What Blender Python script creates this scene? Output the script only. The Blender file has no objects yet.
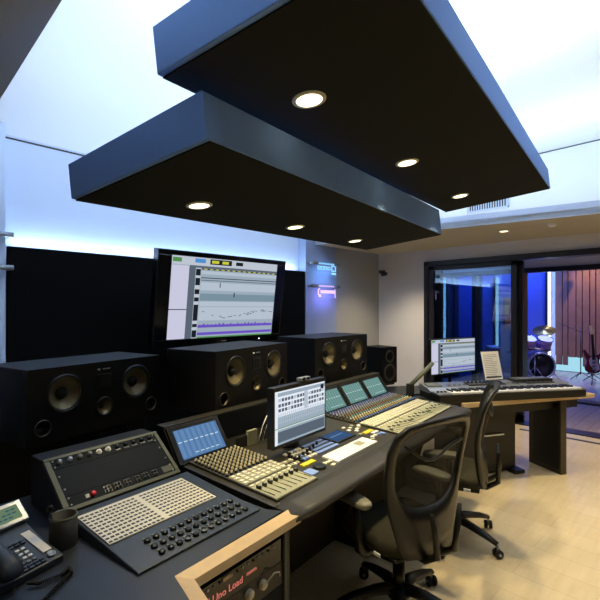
import bpy, math, random
from math import sin, cos, pi, radians, sqrt, hypot
from mathutils import Matrix, Vector
random.seed(7)
SC = bpy.context.scene
COL = SC.collection

# ------------------------------------------------------------------ materials
def lin(c):
    if isinstance(c, str):
        c = [int(c[i:i + 2], 16) / 255 for i in (0, 2, 4)]
    return tuple((x / 12.92 if x <= .04045 else ((x + .055) / 1.055) ** 2.4) for x in c) + (1,)

def nodes(name):
    m = bpy.data.materials.new(name); m.use_nodes = True
    nt = m.node_tree; nt.nodes.clear()
    return m, nt, nt.nodes.new('ShaderNodeOutputMaterial')

def mat(name, col, rough=.5, metal=0, spec=.5, var=.08, scale=40, bump=0, coat=0):
    """principled surface whose tone wanders a little with a noise texture"""
    m, nt, out = nodes(name)
    p = nt.nodes.new('ShaderNodeBsdfPrincipled')
    p.inputs['Roughness'].default_value = rough
    p.inputs['Metallic'].default_value = metal
    p.inputs['Specular IOR Level'].default_value = spec
    p.inputs['Coat Weight'].default_value = coat
    tc = nt.nodes.new('ShaderNodeTexCoord'); n = nt.nodes.new('ShaderNodeTexNoise')
    n.inputs['Scale'].default_value = scale; n.inputs['Detail'].default_value = 3
    nt.links.new(tc.outputs['Object'], n.inputs['Vector'])
    r = nt.nodes.new('ShaderNodeMix'); r.data_type = 'RGBA'
    c = lin(col)
    r.inputs[6].default_value = tuple(x * (1 - var) for x in c[:3]) + (1,)
    r.inputs[7].default_value = tuple(min(1, x * (1 + var)) for x in c[:3]) + (1,)
    nt.links.new(n.outputs['Fac'], r.inputs[0]); nt.links.new(r.outputs[2], p.inputs['Base Color'])
    if bump:
        b = nt.nodes.new('ShaderNodeBump'); b.inputs['Strength'].default_value = bump; b.inputs['Distance'].default_value = .002
        nt.links.new(n.outputs['Fac'], b.inputs['Height']); nt.links.new(b.outputs[0], p.inputs['Normal'])
    nt.links.new(p.outputs[0], out.inputs[0])
    return m

def glow(name, col, s=1.0):
    m, nt, out = nodes(name)
    e = nt.nodes.new('ShaderNodeEmission'); e.inputs[0].default_value = lin(col); e.inputs[1].default_value = s
    nt.links.new(e.outputs[0], out.inputs[0])
    return m

def see_through(name, col, alpha, rough=.5, weave=0):
    """cloth mesh or clear sheet: a share of the light passes straight through"""
    m, nt, out = nodes(name)
    p = nt.nodes.new('ShaderNodeBsdfPrincipled'); p.inputs['Base Color'].default_value = lin(col); p.inputs['Roughness'].default_value = rough
    t = nt.nodes.new('ShaderNodeBsdfTransparent'); mx = nt.nodes.new('ShaderNodeMixShader'); mx.inputs[0].default_value = alpha
    nt.links.new(t.outputs[0], mx.inputs[1]); nt.links.new(p.outputs[0], mx.inputs[2]); nt.links.new(mx.outputs[0], out.inputs[0])
    return m

def glass(name, tint='E8F0F4', refl=.09):
    m, nt, out = nodes(name)
    t = nt.nodes.new('ShaderNodeBsdfTransparent'); t.inputs[0].default_value = lin(tint)
    g = nt.nodes.new('ShaderNodeBsdfGlossy'); g.inputs['Roughness'].default_value = .02
    f = nt.nodes.new('ShaderNodeFresnel'); f.inputs[0].default_value = 1.5
    a = nt.nodes.new('ShaderNodeMath'); a.operation = 'ADD'; a.inputs[1].default_value = refl
    mx = nt.nodes.new('ShaderNodeMixShader')
    nt.links.new(f.outputs[0], a.inputs[0]); nt.links.new(a.outputs[0], mx.inputs[0])
    nt.links.new(t.outputs[0], mx.inputs[1]); nt.links.new(g.outputs[0], mx.inputs[2]); nt.links.new(mx.outputs[0], out.inputs[0])
    return m

def planks(name, c1, c2, c3, rough=.35, rot=0, w=2.0, h=.16):
    m, nt, out = nodes(name)
    p = nt.nodes.new('ShaderNodeBsdfPrincipled'); p.inputs['Roughness'].default_value = rough
    tc = nt.nodes.new('ShaderNodeTexCoord'); mp = nt.nodes.new('ShaderNodeMapping'); mp.inputs['Rotation'].default_value = (0, 0, rot)
    b = nt.nodes.new('ShaderNodeTexBrick')
    b.inputs['Color1'].default_value = lin(c1); b.inputs['Color2'].default_value = lin(c2); b.inputs['Mortar'].default_value = lin(c3)
    b.inputs['Scale'].default_value = 1; b.inputs['Mortar Size'].default_value = .0016
    b.inputs['Brick Width'].default_value = w; b.inputs['Row Height'].default_value = h; b.inputs['Bias'].default_value = 0
    n = nt.nodes.new('ShaderNodeTexNoise'); n.inputs['Scale'].default_value = 3; n.inputs['Detail'].default_value = 5
    m2 = nt.nodes.new('ShaderNodeMapping'); m2.inputs['Rotation'].default_value = (0, 0, rot); m2.inputs['Scale'].default_value = (1, 9, 1)
    nt.links.new(tc.outputs['Object'], mp.inputs[0]); nt.links.new(mp.outputs[0], b.inputs['Vector'])
    nt.links.new(tc.outputs['Object'], m2.inputs[0]); nt.links.new(m2.outputs[0], n.inputs['Vector'])
    mx = nt.nodes.new('ShaderNodeMix'); mx.data_type = 'RGBA'; mx.blend_type = 'MULTIPLY'; mx.inputs[0].default_value = .35
    cr = nt.nodes.new('ShaderNodeValToRGB'); cr.color_ramp.elements[0].color = (.72, .68, .62, 1); cr.color_ramp.elements[0].position = .3; cr.color_ramp.elements[1].position = .7
    nt.links.new(n.outputs['Fac'], cr.inputs[0])
    nt.links.new(b.outputs['Color'], mx.inputs[6]); nt.links.new(cr.outputs[0], mx.inputs[7]); nt.links.new(mx.outputs[2], p.inputs['Base Color'])
    nt.links.new(p.outputs[0], out.inputs[0])
    return m

M = dict(
    wall=mat('painted_wall', 'D6D4D6', .8, var=.02, scale=3),
    wallw=mat('white_wall', 'CBD8EC', .8, var=.02, scale=3),
    ceil=mat('ceiling_paint', 'E8EBF0', .9, var=.01, scale=2),
    soffit=mat('soffit_paint', 'B9B19C', .8, var=.03, scale=3),
    floor=planks('pale_oak_floor', 'DECDA8', 'D6C49C', 'C0AC84', .38, rot=radians(90), w=1.8, h=.19),
    live_floor=planks('live_room_floor', 'B8A69C', 'AC9A92', '5A5560', .25, rot=radians(0)),
    fabric_panel=mat('black_fabric', '0B0B0B', .95, spec=.1, var=.15, scale=150),
    cloud=mat('slate_fabric', '84AAE8', .85, spec=.2, var=.05, scale=60),
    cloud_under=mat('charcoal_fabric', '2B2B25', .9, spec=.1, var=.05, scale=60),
    black=mat('black_plastic', '121211', .45, var=.15),
    satin=mat('satin_black', '171715', .32, var=.1),
    gloss=mat('gloss_black', '0A0B0D', .12, var=.1),
    darkgrey=mat('dark_grey_plastic', '2A2A28', .5, var=.1),
    spk=mat('speaker_body', '0F0E0B', .5, spec=.3, var=.1, scale=90, bump=.2),
    spk_top=mat('speaker_lid', '2A2C30', .35, var=.05),
    cone=mat('kevlar_cone', '8C7F5C', .35, metal=.45, var=.2, scale=160, bump=.4),
    cone_dark=mat('dark_cone', '4A4538', .4, metal=.3, var=.2, scale=160),
    ring=mat('cone_ring', '6A624C', .3, metal=.6),
    rubber=mat('rubber', '0D0D0C', .7),
    desk=mat('desk_laminate', '20262D', .42, var=.06, scale=14),
    wood=mat('maple_edge', 'CDB187', .4, var=.14, scale=25),
    unit=mat('slate_panel', '28313A', .38, var=.05, scale=20),
    unit_frame=mat('grey_green_frame', '565B52', .55, spec=.3, var=.05),
    rackface=mat('rack_face', '141B24', .7, spec=.15, var=.08, scale=20),
    console=mat('console_brown', '2F2D24', .36, var=.06, scale=20),
    armrest=mat('leather_armrest', '33312B', .42, var=.1, scale=60, bump=.15),
    plate=mat('fader_plate', '96987F', .45, var=.05),
    plate2=mat('knob_plate', '3A3930', .5, var=.05),
    keyw=mat('cream_buttons', 'DEDAC6', .4, var=.04),
    cream=mat('cream_knob', 'CFC6A2', .35, var=.06),
    bluebtn=mat('blue_buttons', '7C97D8', .35, var=.05),
    greybtn=mat('grey_buttons', '6F7474', .4, var=.1),
    darkbtn=mat('dark_buttons', '14181C', .3, var=.1),
    yellow=mat('yellow_label', 'D9C62A', .4, var=.05),
    red=mat('red_button', 'D01F2C', .3, var=.05),
    white=mat('white_plastic', 'E9EAE8', .35, var=.03),
    paper=mat('paper', 'EDE9E0', .8, var=.03),
    ink=mat('ink_print', '8E8C88', .8),
    silver=mat('silver', 'AEB4BC', .3, metal=.7, var=.05),
    chrome=mat('chrome', 'D0D2D6', .15, metal=1, var=.03),
    chairp=mat('chair_plastic', '181711', .38, var=.1),
    chairf=mat('chair_fabric', '2E2C20', .9, spec=.2, var=.2, scale=160, bump=.3),
    arm_pad=mat('arm_pad_grey', '7C7A68', .5, var=.05),
    mesh=see_through('chair_mesh', '1C1B14', .78, .8),
    glass=glass('door_glass'),
    acrylic=see_through('clear_acrylic', '8090D0', .07, .1),
    frame=mat('black_door_frame', '17161A', .4, var=.1),
    legwood=mat('dark_oak_veneer', '3A3222', .45, var=.25, scale=18),
    slat=mat('walnut_slats', '7C5844', .55, var=.3, scale=5),
    slat_gap=mat('slat_backing', '3A2A24', .8),
    bluewall=mat('blue_wall', '4A63C0', .7, var=.04, scale=3),
    curtain=mat('dark_curtain', '12141C', .9, var=.2),
    drum=mat('drum_shell', '8E6C9A', .2, metal=.4, var=.2),
    drumhead=mat('black_drumhead', '0E0E10', .3),
    head=mat('white_drumhead', 'D8D8DC', .5),
    brass=mat('cymbal_brass', 'B08B3E', .25, metal=1, var=.1),
    guitar=mat('guitar_body', '5C1E1E', .2, var=.2, coat=.5),
    pick=mat('pickguard', 'B0A2A8', .3),
    fret=mat('fretboard', '20150F', .5),
    reflection_tint=mat('orange_red_reflection', 'C0431C', .6, var=.7, scale=7),  # orange-red glass reflection painted as a solid colour
    led_white=glow('led_white', 'DCEBFF', 6),
    led_blue=glow('led_blue', '8CC6FF', 2.6),
    led_cyan=glow('led_cyan', 'BDEBFF', 2.0),
    base_glow=glow('base_glow', 'A8E0F4', .95),
    lamp=glow('lamp_glow', 'FFF0C8', 4.0),
    sign_cyan=glow('sign_cyan', '8CD0FF', 1.5),
    sign_lilac=glow('sign_lilac', 'DCB8FF', 1.6),
    led_red=glow('display_red', 'E88070', .8),
)
def scr(name, col, s=1.0):
    if name not in M: M[name] = glow(name, col, s)
    return M[name]

M['pier'] = mat('pier_blue_light_tint', '8F9EBC', .8, var=.02, scale=3)  # bluish light from the bay put into the wall colour
M['corner'] = mat('corner_shade_grey', '9C9EA0', .8, var=.02, scale=3)  # corner shading put into the wall colour
M['bounce_cut'] = mat('bounce_cutting_dark', '2A2622', .9, spec=.1, var=.1, scale=40)  # dark tone added to the unseen back wall to cut bounce light
# ------------------------------------------------------------------ mesh builder
class MB:
    def __init__(s, T=None):
        s.v = []; s.f = []; s.m = []; s.sm = []; s.mats = []; s.T = T or Matrix()
    def add(s, vs, fs, m, smooth=False, T=None):
        T = s.T @ T if T else s.T
        k = len(s.v); s.v += [tuple(T @ Vector(v)) for v in vs]
        if m not in s.mats: s.mats.append(m)
        i = s.mats.index(m)
        for f in fs:
            s.f.append([k + a for a in f]); s.m.append(i); s.sm.append(smooth)
        return s
    def box(s, c, d, m, T=None):
        x, y, z = c; a, b, e = d[0] / 2, d[1] / 2, d[2] / 2
        v = [(x + i * a, y + j * b, z + k * e) for k in (-1, 1) for j in (-1, 1) for i in (-1, 1)]
        return s.add(v, [(0, 2, 3, 1), (4, 5, 7, 6), (0, 1, 5, 4), (2, 6, 7, 3), (0, 4, 6, 2), (1, 3, 7, 5)], m, T=T)
    def bx(s, x0, x1, y0, y1, z0, z1, m, T=None):
        return s.box(((x0 + x1) / 2, (y0 + y1) / 2, (z0 + z1) / 2), (x1 - x0, y1 - y0, z1 - z0), m, T)
    def prism(s, poly, z0, z1, m, T=None):
        """poly [(x,y)...] counter-clockwise, z0/z1 numbers or lists"""
        n = len(poly); a = z0 if hasattr(z0, '__len__') else [z0] * n; b = z1 if hasattr(z1, '__len__') else [z1] * n
        v = [(p[0], p[1], a[i]) for i, p in enumerate(poly)] + [(p[0], p[1], b[i]) for i, p in enumerate(poly)]
        f = [tuple(range(n))[::-1], tuple(range(n, 2 * n))] + [(i, (i + 1) % n, n + (i + 1) % n, n + i) for i in range(n)]
        return s.add(v, f, m, T=T)
    def profile(s, prof, x0, x1, m, T=None, smooth=False):
        """prof [(y,z)...] extruded along x"""
        n = len(prof)
        v = [(x0, p[0], p[1]) for p in prof] + [(x1, p[0], p[1]) for p in prof]
        f = [tuple(range(n)), tuple(range(n, 2 * n))[::-1]] + [(i, n + i, n + (i + 1) % n, (i + 1) % n) for i in range(n)]
        return s.add(v, f, m, smooth, T)
    def lathe(s, prof, m, n=20, T=None, smooth=True):
        """prof [(r,z)...] about z"""
        v = []; f = []
        for r, z in prof:
            for k in range(n): v.append((r * cos(2 * pi * k / n), r * sin(2 * pi * k / n), z))
        for j in range(len(prof) - 1):
            for k in range(n):
                f.append((j * n + k, j * n + (k + 1) % n, (j + 1) * n + (k + 1) % n, (j + 1) * n + k))
        s.add(v, f, m, smooth, T)
        return s
    def holed(s, w, h, y0, y1, holes, m, n=28, T=None):
        """board w x h in the XZ plane (x centred, z from 0) between y0 and y1 with round holes (x, z, r)"""
        from mathutils.geometry import tessellate_polygon
        L = [[(-w / 2, 0), (w / 2, 0), (w / 2, h), (-w / 2, h)]] + [[(x + r * cos(2 * pi * k / n), z + r * sin(2 * pi * k / n)) for k in range(n)] for x, z, r in holes]
        flat = [p for l in L for p in l]; tri = tessellate_polygon([[Vector((p[0], p[1], 0)) for p in l] for l in L]); N = len(flat)
        v = [(p[0], y0, p[1]) for p in flat] + [(p[0], y1, p[1]) for p in flat]
        f = [tuple(t) for t in tri] + [tuple(a + N for a in t)[::-1] for t in tri]; o = 0
        for l in L:
            k = len(l); f += [(o + i, o + (i + 1) % k, N + o + (i + 1) % k, N + o + i) for i in range(k)]; o += k
        return s.add(v, f, m, T=T)
    def tube(s, pts, r, m, n=8, T=None, ab=(1, 1), up=(0, 0, 1), closed=False):
        """pts swept with radius r (number or list); ab squashes the section (side, up)"""
        P = [Vector(p) for p in pts]; N = len(P); R = r if hasattr(r, '__len__') else [r] * N
        v = []; f = []
        U = Vector(up)
        for i, p in enumerate(P):
            if closed: t = (P[(i + 1) % N] - P[i - 1]).normalized()
            else: t = (P[min(i + 1, N - 1)] - P[max(i - 1, 0)]).normalized()
            a = t.cross(U)
            if a.length < 1e-3: a = t.cross(Vector((1, 0, 0)))
            a.normalize(); b = a.cross(t).normalized()
            for k in range(n):
                w = 2 * pi * k / n
                v.append(tuple(p + a * (cos(w) * R[i] * ab[0]) + b * (sin(w) * R[i] * ab[1])))
        for i in range(N if closed else N - 1):
            j = (i + 1) % N
            for k in range(n): f.append((i * n + k, i * n + (k + 1) % n, j * n + (k + 1) % n, j * n + k))
        if not closed: f += [tuple(range(n))[::-1], tuple((N - 1) * n + k for k in range(n))]
        return s.add(v, f, m, True, T)
    def build(s, name, parent=None, bevel=0, loc=None, rotz=0, sub=0, solid=0, **props):
        me = bpy.data.meshes.new(name); me.from_pydata(s.v, [], s.f)
        for m in s.mats: me.materials.append(m)
        me.polygons.foreach_set('material_index', s.m); me.polygons.foreach_set('use_smooth', s.sm)
        me.update()
        o = bpy.data.objects.new(name, me); COL.objects.link(o)
        if parent: o.parent = parent
        if loc: o.location = loc
        if rotz: o.rotation_euler = (0, 0, rotz)
        if solid:
            q = o.modifiers.new('thick', 'SOLIDIFY'); q.thickness = solid; q.offset = 0
        if bevel:
            q = o.modifiers.new('bevel', 'BEVEL'); q.width = bevel; q.segments = 2; q.limit_method = 'ANGLE'; q.angle_limit = radians(40)
        if sub:
            q = o.modifiers.new('sub', 'SUBSURF'); q.levels = sub; q.render_levels = sub
        for k, a in props.items(): o[k] = a
        return o

def thing(name, label, cat, loc=(0, 0, 0), rotz=0, group=None, rot=None):
    o = bpy.data.objects.new(name, None); COL.objects.link(o); o.empty_display_size = .1
    o.location = loc; o.rotation_euler = rot if rot else (0, 0, rotz)
    tag(o, label, cat, group); return o
def tag(o, label, cat, group=None):
    o['label'] = label; o['category'] = cat
    if group: o['group'] = group
    return o
def struct(mb, name, **k):
    return mb.build(name, kind='structure', **k)
def dup(root, loc, rotz, label=None):
    r = root.copy(); COL.objects.link(r); r.location = loc; r.rotation_euler = (0, 0, rotz)
    if label: r['label'] = label
    def kids(a, b):
        for ch in list(a.children):
            if ch.name == b.name: continue
            c = ch.copy(); COL.objects.link(c); c.parent = b; kids(ch, c)
    kids(root, r)
    return r
def text(name, body, size, m, parent, T, depth=.001, props=None):
    cu = bpy.data.curves.new('t', 'FONT'); cu.body = body; cu.size = size; cu.extrude = depth; cu.align_x = 'CENTER'
    ob = bpy.data.objects.new('t', cu); COL.objects.link(ob)
    me = bpy.data.meshes.new_from_object(ob); bpy.data.objects.remove(ob)
    me.materials.clear(); me.materials.append(m); me.transform(T); me.name = name
    o = bpy.data.objects.new(name, me); COL.objects.link(o); o.parent = parent
    return o
def RT(x=0, y=0, z=0, rx=0, ry=0, rz=0):
    return Matrix.Translation((x, y, z)) @ Matrix.Rotation(rz, 4, 'Z') @ Matrix.Rotation(ry, 4, 'Y') @ Matrix.Rotation(rx, 4, 'X')

# ------------------------------------------------------------------ camera
EYE = 1.55
cd = bpy.data.cameras.new('camera'); cam = bpy.data.objects.new('camera', cd); COL.objects.link(cam)
cam.location = (0, 0, EYE); cam.rotation_euler = (radians(90), 0, radians(-45))
cd.sensor_width = 36; cd.lens = 430 / 600 * 36; cd.shift_y = 8 / 600; cd.clip_start = .05
SC.camera = cam

# ------------------------------------------------------------------ lights
def area(name, loc, sx, sy, power, col, direction=(0, 0, -1), spread=180):
    l = bpy.data.lights.new(name, 'AREA'); l.shape = 'RECTANGLE'; l.size = sx; l.size_y = sy; l.energy = power; l.color = col; l.spread = radians(spread)
    o = bpy.data.objects.new(name, l); COL.objects.link(o); o.location = loc
    o.rotation_euler = Vector(direction).to_track_quat('-Z', 'Y').to_euler()
    return o
def spot(name, loc, power, col, angle=90, blend=.6, direction=(0, 0, -1), r=.04):
    l = bpy.data.lights.new(name, 'SPOT'); l.energy = power; l.color = col; l.spot_size = radians(angle); l.spot_blend = blend; l.shadow_soft_size = r
    o = bpy.data.objects.new(name, l); COL.objects.link(o); o.location = loc
    o.rotation_euler = Vector(direction).to_track_quat('-Z', 'Y').to_euler()
    return o
COOL = (.66, .81, 1.0); WARM = (1.0, .80, .45)

# ------------------------------------------------------------------ control room shell
XR, YF, XL, YB = 6.17, 4.35, -1.6, -2.0
b = MB(); b.bx(XL - .1, XR + .06, YB - .1, YF + .1, -.1, 0, M['floor']); struct(b, 'floor')
# front wall: recessed middle bay and two wings
b = MB(); b.bx(XL, XR + .1, YF, YF + .1, 0, 3.7, M['wallw']); struct(b, 'wall_front')
b = MB(); b.bx(XL, .785, 4.2, YF, 0, 3.6, M['wallw']); struct(b, 'wall_front_wing')
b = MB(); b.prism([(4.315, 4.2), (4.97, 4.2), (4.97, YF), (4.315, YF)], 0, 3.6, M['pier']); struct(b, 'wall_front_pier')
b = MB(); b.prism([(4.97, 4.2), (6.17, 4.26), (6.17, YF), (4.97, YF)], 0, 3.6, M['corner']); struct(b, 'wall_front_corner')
b = MB(); b.bx(XL - .1, XL, YB, YF + .1, 0, 3.7, M['wall']); struct(b, 'wall_left')
b = MB(); b.bx(XL - .1, XR + .1, YB - .1, YB, 0, 3.7, M['bounce_cut']); struct(b, 'wall_back')
# wall with the sliding door: pier, header, far pier
DY0, DY1, DH = -.9, 3.385, 2.27
b = MB()
b.bx(XR, XR + .15, DY1, YF + .1, 0, 3.7, M['wall']); b.bx(XR, XR + .15, DY0, DY1, DH, 2.5, M['wall']); b.bx(XR, XR + .15, YB, DY0, 0, 2.5, M['wall']); b.bx(XR, XR + .15, YB, DY1, 2.5, 3.7, M['ceil'])  # part above the soffit whitened to look lit by the cove
struct(b, 'wall_right')
# ceiling: low over the front wall, rising towards the room
b = MB(); b.profile([(YF + .1, 2.99), (2.6, 3.57), (1.6, 3.57), (YB, 3.57), (YB, 3.72), (YF + .1, 3.72)], XL, XR + .1, M['ceil']); struct(b, 'ceiling')
# lowered soffits round the edge of the room with an upstand that hides the cove light
b = MB(); b.prism([(4.98, YB), (XR, YB), (XR, 4.2), (4.62, 4.2), (4.62, 2.4)][0:3] + [(4.50, 4.2), (4.62, 2.4), (4.98, .6)], 2.46, 2.52, M['soffit']); struct(b, 'trim_1')
b = MB()
for (x0, y0), (x1, y1) in (((4.50, 4.2), (4.62, 2.4)), ((4.62, 2.4), (4.98, .6)), ((4.98, .6), (4.98, YB))):
    d = Vector((x1 - x0, y1 - y0)).normalized(); n = Vector((-d.y, d.x)) * -.02
    b.prism([(x0, y0), (x1, y1), (x1 - n.x, y1 - n.y), (x0 - n.x, y0 - n.y)], 2.455, 2.58, M['wallw'])
struct(b, 'trim_2')
b = MB(); b.bx(XL, .41, YB, 4.0, 2.48, 2.56, M['soffit']); struct(b, 'trim_3')
b = MB(); b.bx(.41, 4.98, YB, -.9, 2.48, 2.56, M['soffit']); struct(b, 'trim_4')
b = MB(); b.bx(.785, 4.4, YF - .006, YF, 2.992, 3.006, M['darkgrey']); struct(b, 'shadow_gap_1')  # dark strip drawn for the shadow gap under the ceiling
b = MB(); b.bx(XR - .006, XR, YB, 2.6, 3.556, 3.566, M['darkgrey']); b.prism([(XR - .006, 2.6), (XR, 2.6), (XR, YF), (XR - .006, YF)], [3.556, 3.556, 2.995, 2.995], [3.566, 3.566, 3.005, 3.005], M['darkgrey']); struct(b, 'shadow_gap_2')  # same painted shadow line along the door wall
# world: a trace of ambient only
w = bpy.data.worlds.new('world'); SC.world = w; w.use_nodes = True
w.node_tree.nodes['Background'].inputs[0].default_value = (.02, .03, .05, 1); w.node_tree.nodes['Background'].inputs[1].default_value = .3

# black fabric panel in the bay with a light behind its top edge
b = MB(); b.bx(.80, 4.30, 4.2, 4.25, .02, 2.06, M['fabric_panel']); b.build('acoustic_wall_panel', bevel=.004, label='wide black fabric wall panel behind the speakers and screen', category='panel')
area('light_panel_top', (2.55, 4.30, 2.062), 3.4, .05, 17, (.55, .74, 1.0), (0, -.3, 1))

# cove lights: strips lying on the soffits
area('light_cove_east', (5.2, 2.0, 2.60), .25, 5.0, 42, COOL, (0, 0, 1))
area('light_cove_west', (-.1, 1.6, 2.66), .25, 4.5, 55, COOL, (.05, 0, 1))
area('light_cove_south', (2.6, -1.1, 2.64), 4.0, .25, 14, COOL, (0, .25, 1))

# ------------------------------------------------------------------ hanging acoustic panels (tilted down to the front wall)
def cpt(px, py, c, dz=0):
    """a point of the sloping plane u = c + .11 r - .0279 d, measured along the sight of the surveyed corner"""
    r = (px - 300) / 430; u = (308 - py) / 430
    d = c / (u - .11 * r + .0279)
    return Vector(((1 + r) * d * sqrt(.5), (1 - r) * d * sqrt(.5), EYE + u * d))
def hanging(c, corners, name, label, th, ths=None):
    P = [cpt(x, y, c) for x, y in corners]
    n = (P[1] - P[0]).cross(P[2] - P[0]).normalized()
    if n.z < 0: n = -n
    ctr = sum(P, Vector()) / 4; t = thing(name, label, 'ceiling panel', ctr + n * th)
    L = [p - t.location for p in P]; U = [p + n * q for p, q in zip(L, ths or [th] * 4)]
    b = MB()
    # shallow tray: sides, underside set 8 mm up inside a thin rim
    b.add([tuple(p) for p in L + U], [(4, 5, 6, 7)] + [(i, (i + 1) % 4, 4 + (i + 1) % 4, 4 + i) for i in range(4)] + [(3, 2, 1, 0)], M['cloud'])
    b.build('panel_body', t, bevel=.004)
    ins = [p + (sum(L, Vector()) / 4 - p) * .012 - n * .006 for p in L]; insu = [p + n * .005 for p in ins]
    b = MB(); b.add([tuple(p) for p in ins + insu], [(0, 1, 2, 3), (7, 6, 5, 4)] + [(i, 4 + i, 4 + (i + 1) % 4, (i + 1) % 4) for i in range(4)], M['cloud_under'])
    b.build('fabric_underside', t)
    for fx in (.2, .8):
        for fy in (.25, .75):
            q = (L[0] * (1 - fx) + L[1] * fx) * (1 - fy) + (L[3] * (1 - fx) + L[2] * fx) * fy + n * th
            top = 3.57 - max(0, (q.y + t.location.y - 2.6)) * .31
            b = MB(); b.tube([tuple(q - n * .01), (q.x, q.y, top - t.location.z + .02)], .003, M['silver'], 6); b.build('suspension_wire', t)
    return t, n
CU, CLo = .84, .60
up, nU = hanging(CU, [(157, 75), (446, 212), (550.5, 188.5), (381.4, -61)], 'hanging_acoustic_panel', 'large slate blue hanging panel with three downlights, upper of the two', .160)
lo, nL = hanging(CLo, [(71, 199), (367, 249.5), (442, 234.5), (207, 138.5)], 'hanging_acoustic_panel', 'narrow slate blue hanging panel with three downlights, lower of the two', .145, (.145, .150, .215, .156))
def downlight(p, n, label, rad, power=30, ang=88):
    q = (-n).to_track_quat('Z', 'Y')
    t = thing('recessed_downlight', label, 'downlight', p - n * .004, rot=q.to_euler(), group='recessed downlights')
    b = MB(); b.lathe([(rad * .78, -.004), (rad, .0), (rad, .004), (rad * .78, .008), (rad * .76, .004)], M['cream'], 28); b.build('trim_ring', t)
    b = MB(); b.lathe([(rad * .78, .0), (rad * .78, .005), (rad * .4, .009), (0.0001, .010)], M['lamp'], 28); b.build('lens', t)
    spot('lamp_light', p - n * .03, power, WARM, ang, .7, -n, .05)
for i, (px, py, lab) in enumerate(((309, 98, 'round warm downlight set in the upper hanging panel, largest and highest of its three'), (407, 161.5, 'round warm downlight in the middle of the row in the upper hanging panel'), (460, 195, 'round warm downlight nearest the pointed far end of the upper hanging panel'))):
    downlight(cpt(px, py, CU), nU, lab, .066, (60, 85, 100)[i], (62, 88, 105)[i])
for i, (px, py, lab) in enumerate(((199, 204, 'round warm downlight in the lower hanging panel above the big wall screen'), (295, 226, 'round warm downlight in the middle of the row in the lower hanging panel'), (355, 240, 'small round warm downlight at the far end of the lower hanging panel'))):
    downlight(cpt(px, py, CLo), nL, lab, .062, 46)
Z = Vector((0, 0, 1))
downlight(Vector((5.27, 1.88, 2.46)), Z, 'round downlight in the beige ceiling edge above the sliding door', .06, 45)
for q in ((5.4, .2), (5.4, 3.4)):
    spot('lamp_light', (q[0], q[1], 2.44), 110, WARM, 110, .9)
for q, pw in (((3.2, -1.3, 2.46), 150), ((4.4, -1.2, 2.46), 190), ((.0, .9, 2.46), 8)):
    spot('lamp_light', q, pw, WARM, 110, .9)
# added up-lights above and before the hanging panels, to whiten the ceiling
def overlight(P, power):
    c = sum(P, Vector()) / 4
    area('fill_over_panel', (c.x, c.y, max(p.z for p in P) + .22), 1.6, .5, power, COOL, (0, .15, 1))
overlight([cpt(*p, CU) for p in ((157, 75), (446, 212), (550, 188), (381, -61))], 90)
area('fill_over_front', (2.0, 3.2, 2.5), 3.0, .15, 10, COOL, (0, .3, 1))
t = thing('smoke_detector', 'small round white detector on the beige ceiling edge beside a downlight', 'detector', (5.22, 1.36, 2.46))
b = MB(); b.lathe([(.045, 0), (.045, -.015), (.03, -.03), (.0001, -.032)], M['white'], 20); b.build('housing', t)
t = thing('air_vent', 'white slatted air grille high on the wall above the sliding door', 'vent', (6.165, 2.42, 2.93))
b = MB(); b.bx(-.02, 0, -.29, .29, 0, .02, M['wallw']); b.bx(-.02, 0, -.29, .29, .28, .3, M['wallw']); b.bx(-.02, 0, -.29, -.27, 0, .3, M['wallw']); b.bx(-.02, 0, .27, .29, 0, .3, M['wallw']); b.bx(-.004, .0, -.28, .28, .01, .29, M['darkgrey']); b.build('vent_frame', t)
b = MB()
for k in range(16): b.bx(-.018, -.006, -.265 + k * .0345, -.252 + k * .0345, .02, .28, M['wallw'])
b.build('vent_slats', t)

# ------------------------------------------------------------------ sliding door, vestibule and live room
b = MB(); F = M['frame']
b.bx(6.12, 6.32, DY1 - .06, DY1, 0, DH, F); b.bx(6.12, 6.32, DY0, DY0 + .06, 0, DH, F); b.bx(6.12, 6.32, DY0, DY1, DH - .075, DH, F)
b.bx(6.10, 6.34, DY0, DY1, 0, .012, F); b.bx(5.85, 5.90, DY0, 1.9, .0, .006, F)
struct(b, 'door_1', bevel=.003)
def leaf(x, y0, y1, h, st=.07, name='door_1_leaf'):
    t = bpy.data.objects.new(name, None); COL.objects.link(t); t.location = (x, (y0 + y1) / 2, 0); t['kind'] = 'structure'
    w = (y1 - y0) / 2
    b = MB(); b.bx(-.03, .03, -w, -w + st, .012, h, F); b.bx(-.03, .03, w - st, w, .012, h, F); b.bx(-.03, .03, -w, w, h - .06, h, F); b.bx(-.03, .03, -w, w, .012, .10, F)
    b.build('leaf_frame', t, bevel=.003, kind='structure')
    b = MB(); b.bx(-.004, .004, -w + st, w - st, .1, h - .06, M['glass']); b.build('glass_pane', t, kind='structure')
    return t
leaf(6.17, 2.03, 3.30, 2.19); leaf(6.27, 1.98, 3.25, 2.19, .09, 'door_2_leaf')
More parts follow.
